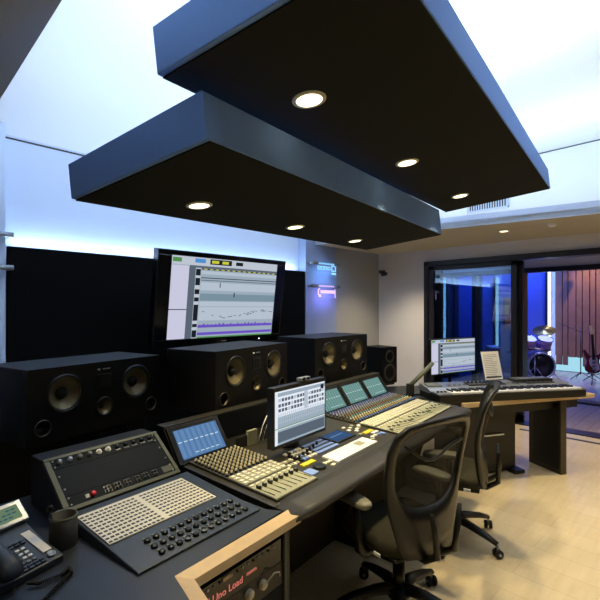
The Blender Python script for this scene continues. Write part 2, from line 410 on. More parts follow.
# vestibule
b = MB(); b.bx(6.32, 8.2, -1.5, 5.2, 2.62, 2.7, M['wall']); struct(b, 'ceiling_vestibule')
b = MB(); b.bx(6.23, 13.5, -4, 6.5, -.1, 0, M['live_floor']); struct(b, 'floor_live_room')
b = MB(); b.bx(6.32, 8.2, 4.35, 4.45, 0, 2.7, M['bluewall']); struct(b, 'wall_vestibule_left')
b = MB(); b.bx(6.32, 8.2, -1.6, -1.5, 0, 2.7, M['wall']); struct(b, 'wall_vestibule_right')
b = MB(); b.bx(8.2, 8.3, -4, 6.5, 2.24, 3.6, M['wall']); b.bx(8.2, 8.3, 4.3, 6.5, 0, 2.24, M['wall']); b.bx(8.2, 8.3, -4, -1.2, 0, 2.24, M['wall']); struct(b, 'wall_live_room_near')
b = MB(); b.bx(8.15, 8.33, -1.2, 4.3, 2.17, 2.25, F); b.bx(8.15, 8.33, 2.56, 2.64, 0, 2.17, F); b.bx(8.15, 8.33, 4.2, 4.3, 0, 2.17, F); b.bx(8.15, 8.33, -1.2, -1.1, 0, 2.17, F); b.bx(8.12, 8.36, -1.2, 4.3, 0, .03, F); b.bx(8.15, 8.33, 3.42, 3.50, 0, 2.17, F)
struct(b, 'door_3', bevel=.003)
b = MB(); b.bx(8.23, 8.238, 2.64, 3.42, .03, 2.17, M['glass']); b.bx(8.23, 8.238, 3.50, 4.2, .03, 2.17, M['glass']); struct(b, 'window_1')
# live room shell
b = MB(); b.bx(8.3, 13, -4, 6.5, 3.5, 3.6, M['wall']); struct(b, 'ceiling_live_room')
b = MB(); b.bx(12.0, 12.1, -4, 3.25, 0, 3.5, M['wallw']); struct(b, 'wall_live_room_far')
b = MB(); b.prism([(12.1, 3.15), (12.1, 3.35), (8.3, 4.98), (8.3, 4.85)], 0, 3.5, M['bluewall']); struct(b, 'wall_live_room_blue')
b = MB(); b.bx(8.3, 12.1, -4.1, -4, 0, 3.5, M['wall']); struct(b, 'wall_live_room_end')
b = MB(); y = 3.02; k = 0
b.bx(11.965, 11.99, -3.9, 3.05, .39, 3.4, M['slat_gap'])
while y > -3.9:
    wd = (.13, .10, .15, .11)[k % 4]; bot = (.17, .17, .37, .37, .17, .17, .37, .17)[k % 8]
    b.bx(11.90, 11.965, y - wd, y, bot, 3.4, M['slat']); y -= wd + .018; k += 1
o = struct(b, 'wall_slatted_panelling', bevel=.004)
b = MB(); b.bx(11.985, 11.999, -3.9, 3.05, .02, .38, M['base_glow']); b.build('wall_base_light', label='glowing pale blue light panel along the bottom of the wooden slats', category='light')
# upright light tubes on the blue wall
def wl(x):  # face of the blue wall at x
    return 3.15 + (12.1 - x) * (4.85 - 3.15) / 3.8
def tube_light(x, w, label, m, z0=.15, z1=2.9):
    t = thing('light_column', label, 'light', (x, wl(x) - .05, 0), radians(-24), group='upright light columns on the blue wall')
    b = MB(); b.bx(-w / 2, w / 2, -.04, .03, z0, z1, M['darkgrey']); b.bx(-w / 2, w / 2, -.03, .03, 0, z0, M['darkgrey']); b.build('housing', t)
    b = MB(); b.bx(-w / 2 + .01, w / 2 - .01, -.06, -.041, z0 + .02, z1 - .02, m); b.build('diffuser', t)
tube_light(11.88, .085, 'bright white upright light column in the corner beside the wooden slats', M['led_white'])
tube_light(10.35, .09, 'pale cyan upright light column seen through the sliding glass panel', M['led_cyan'], z1=2.3)
tube_light(8.98, .07, 'blue upright light column beside the door frame end of the blue wall', M['led_blue'])
for x, w in ((9.12, .14), (9.3, .1), (9.95, .04)):
    b = MB(); b.bx(-w / 2, w / 2, -.05, .03, 0, 3.2, M['curtain']); b.build('dark_pillar', loc=(x, wl(x) - .04, 0), rotz=radians(-24), label='narrow black upright strip on the blue wall behind the glass', category='post', group='narrow black uprights on the blue wall')
b = MB(); b.box((0, 0, 0), (.30, .03, .75), M['frame']); t = b.build('reflection_panel', loc=(10.72, wl(10.72) - .05, 1.42), rotz=radians(-24), bevel=.004, label='small upright orange and red panel standing in for a reflection in the glass', category='reflection')  # panel added to stand in for a reflection in the door glass
b = MB(); b.box((0, -.017, 0), (.26, .004, .71), M['reflection_tint']); b.build('reflection_face', t)
# live room light
area('live_blue', (10.1, 3.2, 3.3), 2.5, .4, 170, (.10, .22, 1.0), (0.1, .6, -1))
area('live_blue_low', (10.3, 2.9, 3.2), 2.2, .6, 8, (.15, .25, 1.0), (.2, -.1, -1))
area('vestibule_blue', (7.3, 3.4, 2.5), 1.0, .6, 14, (.2, .4, 1.0), (0, .3, -1))
area('live_base', (11.7, .8, .12), .1, 4.2, 26, (.6, .85, 1.0), (1, 0, .25))
area('live_purple', (10.6, 2.2, 3.3), .5, .8, 8, (.55, .35, 1.0), (1, .4, -.6))
for yy, p in ((2.35, 190), (1.5, 90), (.9, 190), (-.5, 150)):
    spot('live_spot', (10.95, yy, 3.3), p, (1.0, .66, .30), 50, .9, (.9, 0, -1.35))
spot('live_drum_spot', (9.6, 2.4, 3.3), 200, (.85, .75, 1.0), 60, .8, (.6, .25, -1.6))
# lighting track over the drums
t = thing('track_spotlight', 'black spotlights clamped near the ceiling at the top of the white light column', 'spotlight', (11.5, 2.9, 2.62))
b = MB(); b.tube([(0, 0, .78), (0, 0, .0)], .015, M['black']); b.tube([(0, -.35, .02), (0, .2, .02)], .02, M['black']); b.build('bracket', t)
for yy in (-.3, -.05, .15):
    b = MB(T=RT(0, yy, -.06, rx=.5, ry=.4)); b.lathe([(.05, .06), (.06, -.08), (.045, -.085), (.0001, -.05)], M['black'], 14); b.build('spot_head', t)

# ---- drums
DX, DYY = 10.72, 2.93
def wm(rz): return radians(rz)
t = thing('bass_drum', 'big bass drum with black front head and pale purple hoop', 'drum', (10.5, 3.04, 0), radians(-50), 'drum kit')
b = MB(T=RT(0, 0, .29, rx=pi / 2)); b.lathe([(.255, -.2), (.27, -.2), (.27, .2), (.255, .2)], M['drum'], 32); b.build('shell', t)
b = MB(T=RT(0, 0, .29, rx=pi / 2)); b.lathe([(.262, .19), (.295, .19), (.295, .235), (.262, .235), (.262, .19)], M['silver'], 32); b.build('hoop', t)
b = MB(T=RT(0, 0, .29, rx=pi / 2)); b.lathe([(.262, .2), (.262, .215), (.0001, .218)], M['drumhead'], 32); b.build('drum_head', t)
b = MB(T=RT(.05, -.222, .42)); b.lathe([(.03, -.001), (.03, .001)], M['white'], 12, T=RT(rx=pi / 2)); b.build('badge', t)
for sx in (-1, 1):
    b = MB(); b.tube([(sx * .24, -.15, .18), (sx * .36, -.25, .005)], .009, M['chrome']); b.build('leg', t)
def tom(x, y, z, r, h, tilt, label, rz=0, legs=False):
    t = thing('tom_drum', label, 'drum', (x, y, z), rz, 'drum kit')
    T = RT(0, 0, h / 2 + (0.0), rx=tilt)
    b = MB(T=T); b.lathe([(r * .98, -h / 2), (r, -h / 2), (r, h / 2), (r * .98, h / 2)], M['drum'], 24); b.build('shell', t)
    for zz in (-h / 2, h / 2):
        b = MB(T=T); b.lathe([(r, zz - .015), (r + .012, zz - .015), (r + .012, zz + .015), (r, zz + .015), (r, zz - .015)], M['chrome'], 24); b.build('hoop', t)
    b = MB(T=T); b.lathe([(r, h / 2 + .002), (.0001, h / 2 + .004)], M['head'], 24); b.build('drum_head', t)
    if legs:
        for a in (0, 2.1, 4.2):
            b = MB(); b.tube([(cos(a) * (r + .015), sin(a) * (r + .015), h * .6), (cos(a) * (r + .03), sin(a) * (r + .03), -z)], .008, M['chrome']); b.build('leg', t)
    else:
        b = MB(); b.tube([(0, r * .2, h * .1), (0, r * .2, -z + .58 if z > .58 else -.02)], .012, M['chrome']); b.build('mount', t)
tom(10.36, 3.17, .66, .14, .22, .45, 'shiny small tom mounted above the bass drum, nearer the door glass', -.8)
tom(10.62, 2.93, .64, .15, .24, .45, 'shiny small tom mounted above the bass drum, nearer the white light column', -.8)
tom(9.98, 3.30, .38, .19, .34, 0, 'shiny purple floor tom on three legs beside the bass drum', legs=True)
tom(9.80, 3.72, .55, .17, .13, .15, 'shallow shiny snare drum on thin legs behind the floor tom', legs=True)
def cymbal(x, y, z, r, tilt, az, label):
    t = thing('cymbal_stand', label, 'cymbal', (x, y, 0), az, 'drum kit')
    b = MB(); b.tube([(0, 0, .25), (0, 0, z - .02)], .010, M['chrome']); b.build('pole', t)
    for a in (0, 2.1, 4.2):
        b = MB(); b.tube([(0, 0, .3), (cos(a) * .14, sin(a) * .14, .15), (cos(a) * .2, sin(a) * .2, .004)], .007, M['chrome']); b.build('leg', t)
    b = MB(T=RT(0, 0, z, rx=tilt)); b.lathe([(r, -.012), (r * .3, 0), (r * .2, .012), (.008, .022), (.008, .018), (r * .2, .008), (r * .3, -.004), (r, -.015)], M['brass'], 32); b.build('cymbal_plate', t)
cymbal(10.98, 3.03, 1.04, .24, .5, -1.4, 'tilted cymbal on a tall chrome stand in front of the white light column')
cymbal(10.5, 3.5, 1.09, .25, .12, .3, 'flat cymbal on a chrome stand beside the dark door post')
cymbal(10.05, 2.95, .70, .19, .1, .3, 'low hi-hat cymbal on a chrome stand before the drums')
t = thing('microphone_stand', 'thin black microphone stand with boom beside the drums', 'stand', (10.95, 2.3, 0), .5)
b = MB(); b.tube([(0, 0, .1), (0, 0, 1.15)], .010, M['black']); b.build('pole', t)
b = MB(); b.tube([(-.12, 0, 1.02), (.45, .35, 1.22)], .008, M['black']); b.build('boom', t)
for a in (0, 2.1, 4.2):
    b = MB(); b.tube([(0, 0, .15), (cos(a) * .28, sin(a) * .28, .008)], .008, M['black']); b.build('leg', t)
# ---- guitar on its stand
GX, GY = 10.55, 2.0
t = thing('guitar_stand', 'black folding floor stand holding the electric guitar', 'stand', (GX, GY, 0), radians(-45))
for a in (-.9, -2.24, 1.57):
    b = MB(); b.tube([(0, 0, .18), (cos(a) * .30, sin(a) * .3, .006)], .009, M['black']); b.build('leg', t)
b = MB(); b.tube([(0, .03, .12), (0, .10, .6)], .010, M['black']); b.tube([(-.12, -.07, .22), (-.12, .02, .185), (.12, .02, .185), (.12, -.07, .22)], .008, M['black']); b.build('yoke', t)
t = thing('electric_guitar', 'dark red electric guitar with pale pickguard upright on a floor stand', 'guitar', (GX, GY, .20), rot=(radians(-6), 0, radians(-45)))
pts = [(0, 0), (.10, .01), (.165, .07), (.17, .14), (.13, .20), (.125, .26), (.16, .33), (.175, .40), (.15, .425), (.11, .39), (.05, .36), (0, .37), (-.05, .36), (-.10, .42), (-.16, .50), (-.185, .47), (-.17, .38), (-.135, .28), (-.135, .21), (-.175, .14), (-.165, .06), (-.10, .01)]
Tg = RT(0, -.02, 0, rx=pi / 2)
b = MB(T=Tg); b.prism(pts, -.02, .022, M['guitar']); b.build('guitar_body', t, bevel=.012)
b = MB(T=Tg); b.prism([(.02, .03), (.11, .08), (.11, .16), (.085, .22), (.09, .30), (.06, .34), (-.05, .33), (-.09, .27), (-.08, .18), (-.02, .10)], .0225, .027, M['pick']); b.build('pickguard', t)
b = MB(T=Tg)
b.box((0, .08, .031), (.08, .035, .01), M['chrome']); b.build('bridge', t)
for yy in (.15, .22, .29):
    b = MB(T=Tg); b.box((0, yy, .030), (.075, .02, .008), M['black']); b.build('pickup', t)
b = MB(T=Tg); b.prism([(-.028, .30), (.028, .30), (.021, .80), (-.021, .80)], .023, .045, M['fret']); b.build('neck', t)
b = MB(T=Tg); b.prism([(-.021, .80), (.021, .80), (.045, .84), (.03, .97), (-.03, .99), (-.04, .86)], .018, .034, M['wood']); hs = b.build('headstock', t)
b = MB(T=Tg)
for k in range(6): b.box((-.05, .85 + k * .023, .026), (.02, .010, .008), M['chrome'])
b.build('tuning_pegs', hs)
# ------------------------------------------------------------------ desk frame of reference: the console row is turned 7 degrees
A7 = radians(7)
def CW(x, y, z=0):
    return Vector((1.19 + x * cos(A7) - y * sin(A7), 1.19 + x * sin(A7) + y * cos(A7), z))

def screen_quads(b, w, h, items, z0=0):
    """coloured rectangles (x0,x1,z0,z1,material) in 0..1 of a w x h screen lying in the XZ plane, facing -y; later ones nearer"""
    for i, (x0, x1, a0, a1, m) in enumerate(items):
        y = -.0006 * (z0 + (1 + i * .02))
        b.add([((x0 - .5) * w, y, a0 * h), ((x1 - .5) * w, y, a0 * h), ((x1 - .5) * w, y, a1 * h), ((x0 - .5) * w, y, a1 * h)], [(0, 1, 2, 3)], m)

S_bg = scr('scr_bg', '9FAFBE', .95); S_bg2 = scr('scr_bg2', 'B4C0CE', 1); S_row = scr('scr_row', '7F97A6', .9); S_lil = scr('scr_lilac', 'C8C8DE', 1)
S_dk = scr('scr_dark', '1C222A', 1); S_mid = scr('scr_mid', '5E6A78', .9); S_pur = scr('scr_purple', '6A4FC0', 1); S_tb = scr('scr_bar', 'BCC4D0', 1)
S_yel = scr('scr_yellow', 'C8C840', 1); S_blu = scr('scr_blue', '4C8FD0', 1); S_grn = scr('scr_green', '4E8A4A', 1); S_wht = scr('scr_white', 'E6ECF6', 1)
S_mix1 = scr('scr_mix1', '5D86B8', .8); S_mix2 = scr('scr_mix2', '6E97C6', .8); S_teal = scr('scr_teal', '6F9C98', .75); S_teal2 = scr('scr_teal2', '86B0AA', .75); S_line = scr('scr_line', 'D6F0F4', 1)
def daw():
    r = random.Random(3); q = [(0, 1, 0, 1, S_bg)]
    q += [(0, 1, .90, 1, S_tb), (.01, .08, .93, .98, S_grn), (.19, .28, .935, .985, S_blu), (.32, .52, .925, .99, S_dk), (.335, .40, .94, .975, S_yel), (.43, .49, .94, .975, S_yel), (.56, .63, .935, .98, S_dk)]
    q += [(0, .145, 0, .89, S_lil), (0, .145, .355, .365, S_dk), (.145, .20, 0, .89, S_mid), (.20, .245, 0, .87, S_tb)]
    for z0, z1 in ((.78, .86), (.66, .75), (.55, .61), (.46, .51), (.22, .42), (.14, .18), (.01, .10)):
        q.append((.203, .243, z0, z1, S_dk))
    q += [(.15, 1, .875, .90, S_mid), (.25, 1, .855, .872, S_dk)]
    for k in range(14): q.append((.27 + k * .052, .30 + k * .052, .858, .868, S_yel))
    for z0, z1, m in ((.80, .84, S_bg2), (.75, .76, S_dk), (.72, .73, S_mid), (.60, .70, S_bg2), (.47, .56, S_row), (.40, .46, S_bg2), (.22, .39, S_bg2)):
        q.append((.25, 1, z0, z1, m))
    for k in range(34):
        x = .27 + r.random() * .7; z = .28 + .04 * sin(x * 9) + r.random() * .03
        q.append((x, x + .02, z, z + .008, S_mid))
    q += [(.25, .995, .13, .165, S_pur), (.25, .995, .035, .07, S_pur), (.25, 1, 0, .015, S_grn)]
    for k in range(20):
        x = .26 + k * .036; q.append((x, x + .015, .165, .165 + r.random() * .02, S_pur))
    q += [(.42, .43, .64, .70, S_mid), (.56, .57, .52, .58, S_dk)]
    return q
def mixer_win():
    q = [(0, 1, 0, 1, S_wht), (.05, 1, .90, .97, S_bg), (.05, 1, 0, .28, S_bg), (.05, .99, .04, .24, S_mid), (0, 1, .295, .31, S_grn), (.05, 1, .31, .52, S_bg)]
    for j, z in enumerate((.80, .70, .61)):
        for k in range(16): q.append((.06 + k * .058, .105 + k * .058, z, z + .06, S_mid if (k + j) % 5 else S_bg2))
    for z in (.53, .46, .39):
        for k in range(24): q.append((.06 + k * .038, .075 + k * .038, z, z + .05, S_bg2))
    q += [(.55, .62, .55, .90, S_bg2), (.9, .97, .86, .95, S_dk)]
    return q
def meter_win(m1, m2):
    q = [(0, 1, 0, 1, m1)]
    for k in range(8): q.append((.02 + k * .122, .04 + k * .122 + .05, .05, .98, m2))
    r = random.Random(5)
    for k in range(8): q.append((.02 + k * .122, .10 + k * .122, .55 + r.random() * .01, .58, S_line))
    for k in range(5): q.append((.3 + k * .12, .38 + k * .12, .12, .14, S_line))
    return q

# ---- big wall screen
t = thing('wall_screen', 'large black flat screen showing an audio editing window, hung before the black wall panel', 'screen', (2.475, 3.56, 1.19), 0)
Tt = RT(0, 0, 0, rx=radians(8))
b = MB(T=Tt); b.bx(-.74, .735, 0, .09, 0, .88, M['gloss']); b.build('housing', t, bevel=.006)
b = MB(T=Tt); W_, H_ = 1.505, .88
b.bx(-.74, .735, -.012, 0, 0, .078, M['gloss']); b.bx(-.74, .735, -.012, 0, .833, .88, M['gloss']); b.bx(-.74, -.6125, -.012, 0, .078, .833, M['gloss']); b.bx(.6225, .735, -.012, 0, .078, .833, M['gloss']); b.build('bezel', t, bevel=.004)
b = MB(T=Tt @ RT(.005, -.002, .078)); screen_quads(b, 1.235, .755, daw()); b.build('screen', t)
b = MB(T=Tt); b.bx(-.03, .03, -.0135, -.012, .035, .045, M['silver']); b.build('badge', t)
b = MB(T=Tt); b.lathe([(.006, 0), (.0001, .002)], M['led_white'], 8, T=RT(.45, -.0125, .04, rx=pi / 2)); b.build('power_light', t)
b = MB(); b.bx(-.2, .2, .12, .62, .30, .50, M['black']); b.build('wall_bracket', t)

# ------------------------------------------------------------------ desk
t = thing('studio_desk', 'dark slate corner desk with a pale wooden edge', 'desk', (0, 0, 0))
top = [CW(-.037, .06), CW(-.065, .12), CW(-.065, 1.0), CW(-1.6, 1.0), CW(-1.6, -.75), CW(-.80, -.75), CW(-.548, .045)]
b = MB(); b.prism([(p.x, p.y) for p in top][::1] if True else [], .715, .752, M['desk']); b.build('desktop', t)
ed_in = [CW(-.015, .048), CW(-.548, .045), CW(-.80, -.75)]; ed_out = [CW(.002, -.004), CW(-.512, -.002), CW(-.762, -.765)]
b = MB()
for i in range(2):
    q = [ed_in[i], ed_in[i + 1], ed_out[i + 1], ed_out[i]]
    v = [(p.x, p.y, z) for z in (.712, .7525) for p in q]
    v[4 + 2] = (q[2].x, q[2].y, .743); v[4 + 3] = (q[3].x, q[3].y, .743)
    b.add(v, [(3, 2, 1, 0), (4, 5, 6, 7), (0, 1, 5, 4), (1, 2, 6, 5), (2, 3, 7, 6), (3, 0, 4, 7)], M['wood'])
b.build('wooden_edge', t, label='pale maple edge strip')
for x, y in ((-1.5, .9), (-1.5, -.65), (-.85, -.65), (-.7, .9)):
    p = CW(x, y); b = MB(); b.box((p.x, p.y, .357), (.06, .06, .715), M['black']); b.build('leg', t)
# rack cabinet under the front edge
t = thing('rack_cabinet', 'black equipment rack under the wooden desk edge', 'rack', CW(-.265, .035), A7)
b = MB(); b.bx(-.245, -.225, 0, .55, 0, .705, M['black']); b.bx(.205, .245, 0, .55, 0, .705, M['black']); b.bx(-.225, .205, .5, .55, 0, .705, M['black']); b.bx(-.225, .205, 0, .5, 0, .05, M['black']); b.build('case', t, bevel=.002)
for x in (.2145, -.218):
    b = MB(); b.box((x, -.003, .37), (.015, .006, .64), M['unit_frame']); b.build('rack_rail', t)
zt = .665
def runit(h, name, m=M['black'], inset=.004):
    global zt
    b = MB(); b.bx(-.222, .203, inset, .38, zt - h + .002, zt, m); o = b.build(name, t, bevel=.001); zt -= h; return o, zt + .001
o, z = runit(.089, 'rack_unit', M['gloss'])
b = MB()
for k in range(14):
    b.lathe([(.0045, 0), (.0045, .004), (.0001, .0045)], M['silver'] if k % 3 else M['darkbtn'], 8, T=RT(-.19 + k * .026, .004, z + .074, rx=pi / 2))
b.bx(-.10, -.065, -.001, .004, z + .07, z + .082, M['wood']); b.build('status_buttons', o)
text('red_display', 'I Uno Load', .034, M['led_red'], o, RT(-.085, .003, z + .022, rx=pi / 2), .0005)
text('red_display', 'mmm', .022, M['led_red'], o, RT(.035, .003, z + .034, rx=pi / 2), .0005)
o, z = runit(.089, 'rack_unit', M['black'])
for k, x in enumerate((-.14, -.06, .02, .09)):
    b = MB(); b.lathe([(.018, 0), (.017, .014), (.012, .018), (.0001, .019)], M['cream'], 16, T=RT(x, .004, z + .055, rx=pi / 2)); b.build('knob', o)
b = MB(); b.tube([(.09, -.012, z + .06), (.13, -.02, z + .085), (.165, -.015, z + .07), (.185, .0, z + .04)], .003, M['cream'], 6); b.build('patch_cable', o)
o, z = runit(.133, 'rack_unit', M['rackface'])
b = MB()
for k in range(20): b.bx(-.2 + k * .02, -.188 + k * .02, .0, .004, z + .06, z + .075, M['greybtn'])
b.build('status_buttons', o)
o, z = runit(.133, 'blank_panel', M['darkgrey']); o, z = runit(.12, 'blank_panel', M['black'])

# ---- phone
t = thing('desk_phone', 'dark office telephone with handset, lit display and number keys on the slate desk', 'phone', (.3025, 1.564, .752), radians(18))
pr = [(-.115, 0), (-.115, .022), (.02, .055), (.14, .100), (.14, .078), (.10, 0)]
b = MB(); b.profile(pr, -.10, .10, M['unit']); b.build('phone_body', t, bevel=.004)
sl = math.atan2(.033, .135)
Tk = RT(0, -.115, .022, rx=sl)     # face plane, y runs up the slope
b = MB(T=Tk)
b.bx(.060, .088, .045, .178, .001, .0035, M['paper']); b.build('label_strip', t)
b = MB(T=Tk)
for j in range(3):
    for i in range(3): b.box((-.005 + i * .017, .060 + j * .020, .003), (.011, .009, .006), M['white'])
for i in range(3): b.box((-.005 + i * .017, .040, .003), (.011, .009, .005), M['greybtn'])
for j in range(2):
    for i in range(4): b.box((-.012 + i * .018, .012 + j * .012, .003), (.013, .007, .005), M['darkbtn'])
for j in range(2):
    for i in range(4): b.box((-.010 + i * .018, .125 + j * .012, .003), (.013, .006, .005), M['darkbtn'])
b.build('number_keys', t)
b = MB(T=Tk); b.lathe([(.013, 0), (.013, .004), (.009, .005), (.008, .003), (.0001, .004)], M['silver'], 20, T=RT(.074, .026, .001)); b.build('round_button', t)
Td = RT(.018, .110, .105, rx=radians(40))
b = MB(T=Td); b.bx(-.105, .09, -.035, .045, -.008, .012, M['silver']); b.build('display_housing', t, bevel=.004)
b = MB(T=Td); b.bx(-.09, .072, -.02, .03, .0122, .0135, scr('lcd_green', '8FB08A', .45)); dd = b.build('display', t)
b = MB(T=Td)
for k in range(3):
    for i in range(9):
        if (i * 3 + k) % 4: b.bx(-.08 + i * .016, -.068 + i * .016, -.012 + k * .013, -.007 + k * .013, .0136, .014, scr('lcd_mark', '4C7A9C', .4))
b.build('display_marks', dd)
Th = RT(-.060, -.03, .055, rx=sl)
b = MB(T=Th); hp = [(0, -.10, .0), (0, -.09, .02), (0, -.06, .034), (0, 0, .040), (0, .06, .034), (0, .09, .02), (0, .10, .0)]
b.tube(hp, [.024, .033, .027, .022, .027, .033, .024], M['unit'], 12, ab=(1.15, .8), up=(0, .01, 1)); b.build('handset', t, sub=1)
b = MB(T=Th); b.tube([(.0, -.108, -.01), (-.01, -.125, -.03), (0.02, -.135, -.045)], .003, M['rubber']); b.build('handset_plug', t)
cp = []
path = [Vector(p) for p in ((.318, 1.42, .765), (.345, 1.40, .76), (.40, 1.40, .76), (.43, 1.425, .76), (.425, 1.39, .76), (.37, 1.345, .76), (.31, 1.29, .76), (.26, 1.27, .76), (.21, 1.3, .76))]
for i in range(len(path) - 1):
    for k in range(70):
        f = k / 70; p = path[i].lerp(path[i + 1], f); dv = (path[i + 1] - path[i]).normalized(); n = Vector((-dv.y, dv.x, 0)); a = (i * 70 + k) * 2 * pi / 7
        cp.append(tuple(p + n * cos(a) * .0045 + Vector((0, 0, sin(a) * .0045))))
b = MB(); b.tube(cp, .0017, M['rubber'], 5); tag(b.build('phone_cord'), 'coiled black telephone cord lying on the desk', 'cord')
# ---- pen cup
t = thing('pen_cup', 'round dark leather pen cup between the phone and the slate control unit', 'cup', (.462, 1.592, .752))
b = MB(); b.lathe([(.043, 0), (.043, .1), (.039, .1), (.039, .006), (.0001, .006)], M['darkgrey'], 28); b.build('cup_wall', t)
b = MB(); b.lathe([(.0435, .092), (.0445, .096), (.042, .102), (.0385, .1)], M['unit_frame'], 28); b.build('rim', t)
t = thing('round_tipped_pen', 'dark pen with a shiny round tip standing in the pen cup', 'pen', (.435, 1.60, .765), 0)
b = MB(); b.tube([(0, 0, 0), (-.012, -.004, .112)], .004, M['darkbtn']); b.build('barrel', t)
b = MB(); b.lathe([(.0001, -.012), (.009, -.008), (.012, 0), (.009, .008), (.0001, .012)], M['gloss'], 14, T=RT(-.013, -.004, .12)); b.build('tip', t)

# ------------------------------------------------------------------ slate control unit with slanted rack bay
t = thing('control_unit', 'slate desktop control unit with slanted rack bay and rows of cream keys', 'control panel', CW(-.36, .13, .752), A7)
# local: x -.26...27, y 0..; profile wedge
b = MB(); b.profile([(0, 0), (0, .008), (.42, .045), (.46, .048), (.46, 0)], -.255, .27, M['unit']); b.build('base', t, bevel=.003)
sl = math.atan2(.037, .42); Tp = RT(0, 0, .008, rx=sl)
b = MB(T=Tp); b.bx(-.245, .205, .185, .415, .0, .005, M['keyw']); kp = b.build('key_bed', t, label='cream plate full of small dark keys')
b = MB(T=Tp)
for j in range(10):
    for i in range(25):
        if i == 12: continue
        b.bx(-.242 + i * .0178, -.2295 + i * .0178, .19 + j * .0222, .1995 + j * .0222, .005, .0058, M['darkbtn'])
b.build('small_keys', kp, kind='stuff')
for j in range(3):
    for i in range(12):
        x = -.15 + i * .034; y = .035 + j * .042
        b = MB(T=Tp); b.lathe([(.0115, .0), (.0115, .006), (.009, .009), (.0001, .010)], M['darkbtn'], 10, T=RT(x, y, 0))
        if j == 0 and i in (3, 5, 6, 8): b.lathe([(.0125, .0065), (.011, .0095), (.0095, .0105)], M['silver'], 12, T=RT(x, y, 0))
        b.build('round_button', t)
        b = MB(T=Tp); b.box((x, y + .018, .001), (.012, .005, .004), M['greybtn']); b.build('marker_lamp', t)
# slanted rack bay
rb, rt = (.465, .045), (.672, .203)
ang = math.atan2(rt[1] - rb[1], rt[0] - rb[0]); Ln = hypot(rt[0] - rb[0], rt[1] - rb[1])
b = MB(); b.profile([(rb[0], 0), (rb[0], rb[1] - .006), (rt[0], rt[1] - .006), (.78, rt[1] - .006), (.78, 0)], -.260, .240, M['black']); b.build('bay_housing', t, bevel=.003)
Tr = RT(-.008, rb[0], rb[1], rx=ang)
b = MB(T=Tr)
b.bx(-.254, .250, .004, .022, -.012, .008, M['unit_frame']); b.bx(-.254, .250, Ln - .022, Ln - .006, -.012, .008, M['unit_frame']); b.bx(-.254, -.232, .022, Ln - .022, -.012, .008, M['unit_frame']); b.bx(.232, .250, .022, Ln - .022, -.012, .008, M['unit_frame'])
b.build('bay_frame', t, bevel=.003)
b = MB(T=Tr); b.bx(-.232, .232, .022, .068, -.01, .003, M['rackface']); u1 = b.build('rack_unit', t, bevel=.001)
b = MB(T=Tr)
for k in range(6):
    x = -.075 + k * .042
    b.bx(x - .015, x + .015, .03, .06, .003, .005, M['darkbtn'])
    for q in range(2):
        for w_ in range(2): b.lathe([(.0055, 0), (.005, .006), (.0001, .006)], scr('navy_btn', '26386A', .25) if 0 else M['unit'], 8, T=RT(x - .007 + q * .014, .038 + w_ * .014, .005))
b.build('button_blocks', u1)
b = MB(T=Tr); b.lathe([(.010, .003), (.010, .012), (.007, .015), (.0001, .015)], M['red'], 14, T=RT(-.135, .044, 0)); b.build('red_button', u1)
b = MB(T=Tr); b.bx(.175, .228, .030, .060, .003, .0045, M['unit_frame']); b.build('label_plate', u1)
b = MB(T=Tr); b.bx(-.165, -.15, .036, .052, .003, .005, M['greybtn']); b.build('power_switch', u1)
b = MB(T=Tr); b.bx(-.232, .232, .069, .195, -.01, .003, M['rackface']); b.build('blank_panel', t, bevel=.001)
b = MB(T=Tr); b.bx(-.232, .232, .196, .2445, -.01, .003, M['rackface']); u2 = b.build('rack_unit', t, bevel=.001)
for k in range(11):
    x = -.20 + k * .040; b = MB(T=Tr)
    mm = (M['silver'], M['silver'], M['greybtn'], M['greybtn'], M['white'], M['white'])[k] if k < 6 else M['darkbtn']
    b.lathe([(.0125, .003), (.0125, .006), (.008, .006), (.007, .016), (.0001, .017)] if k in (4, 5) else [(.010, .003), (.009, .014), (.0001, .015)], mm, 14, T=RT(x, .224, 0))
    if k > 5: b.bx(x - .012, x + .012, .208, .214, .003, .005, M['greybtn'])
    b.build('knob', u2)
b = MB(T=Tr)
for yy in (.03, .06, .10, .16, .205, .235):
    for x in (-.222, .222): b.lathe([(.004, .003), (.003, .006), (.0001, .006)], M['silver'], 8, T=RT(x, yy, 0))
b.build('rack_screws', t)

# ------------------------------------------------------------------ mixing console
con = thing('mixing_console', 'long brown-black mixing console with faders, coloured knobs and four small slanted screens', 'mixing console', CW(0, 0, 0), A7)
XE = 2.22
# carcass: working surface, slanted meter bridge support, modesty panel
b = MB()
b.profile([(.10, .70), (.10, .755), (.30, .765), (.70, .785), (.70, .68)], -.035, XE, M['console']); b.build('work_surface', con, bevel=.003)
b = MB(); b.profile([(.70, .68), (.70, .786), (.845, .79), (.845, .948), (.87, .948), (.87, .68)], -.06, XE, M['black'])
for x0, x1 in ((-.06, .28), (1.165, XE)): b.profile([(.70, .786), (.845, .79), (.845, .948), (.815, .948)][::1], x0, x1, M['black'])
b.build('meter_bridge', con)
b = MB(); b.bx(-.06, XE, .808, .875, .947, .960, M['console']); b.build('bridge_cap', con, bevel=.004)
b = MB(); b.bx(.0, XE - .02, .55, .60, 0, .70, M['legwood']); b.build('modesty_panel', con)
for x in (-.02, 1.08, XE - .04):
    b = MB(); b.profile([(.12, 0), (.12, .04), (.45, .2), (.30, .70), (.85, .70), (.85, 0)], x, x + .045, M['black']); b.build('leg', con, bevel=.003)
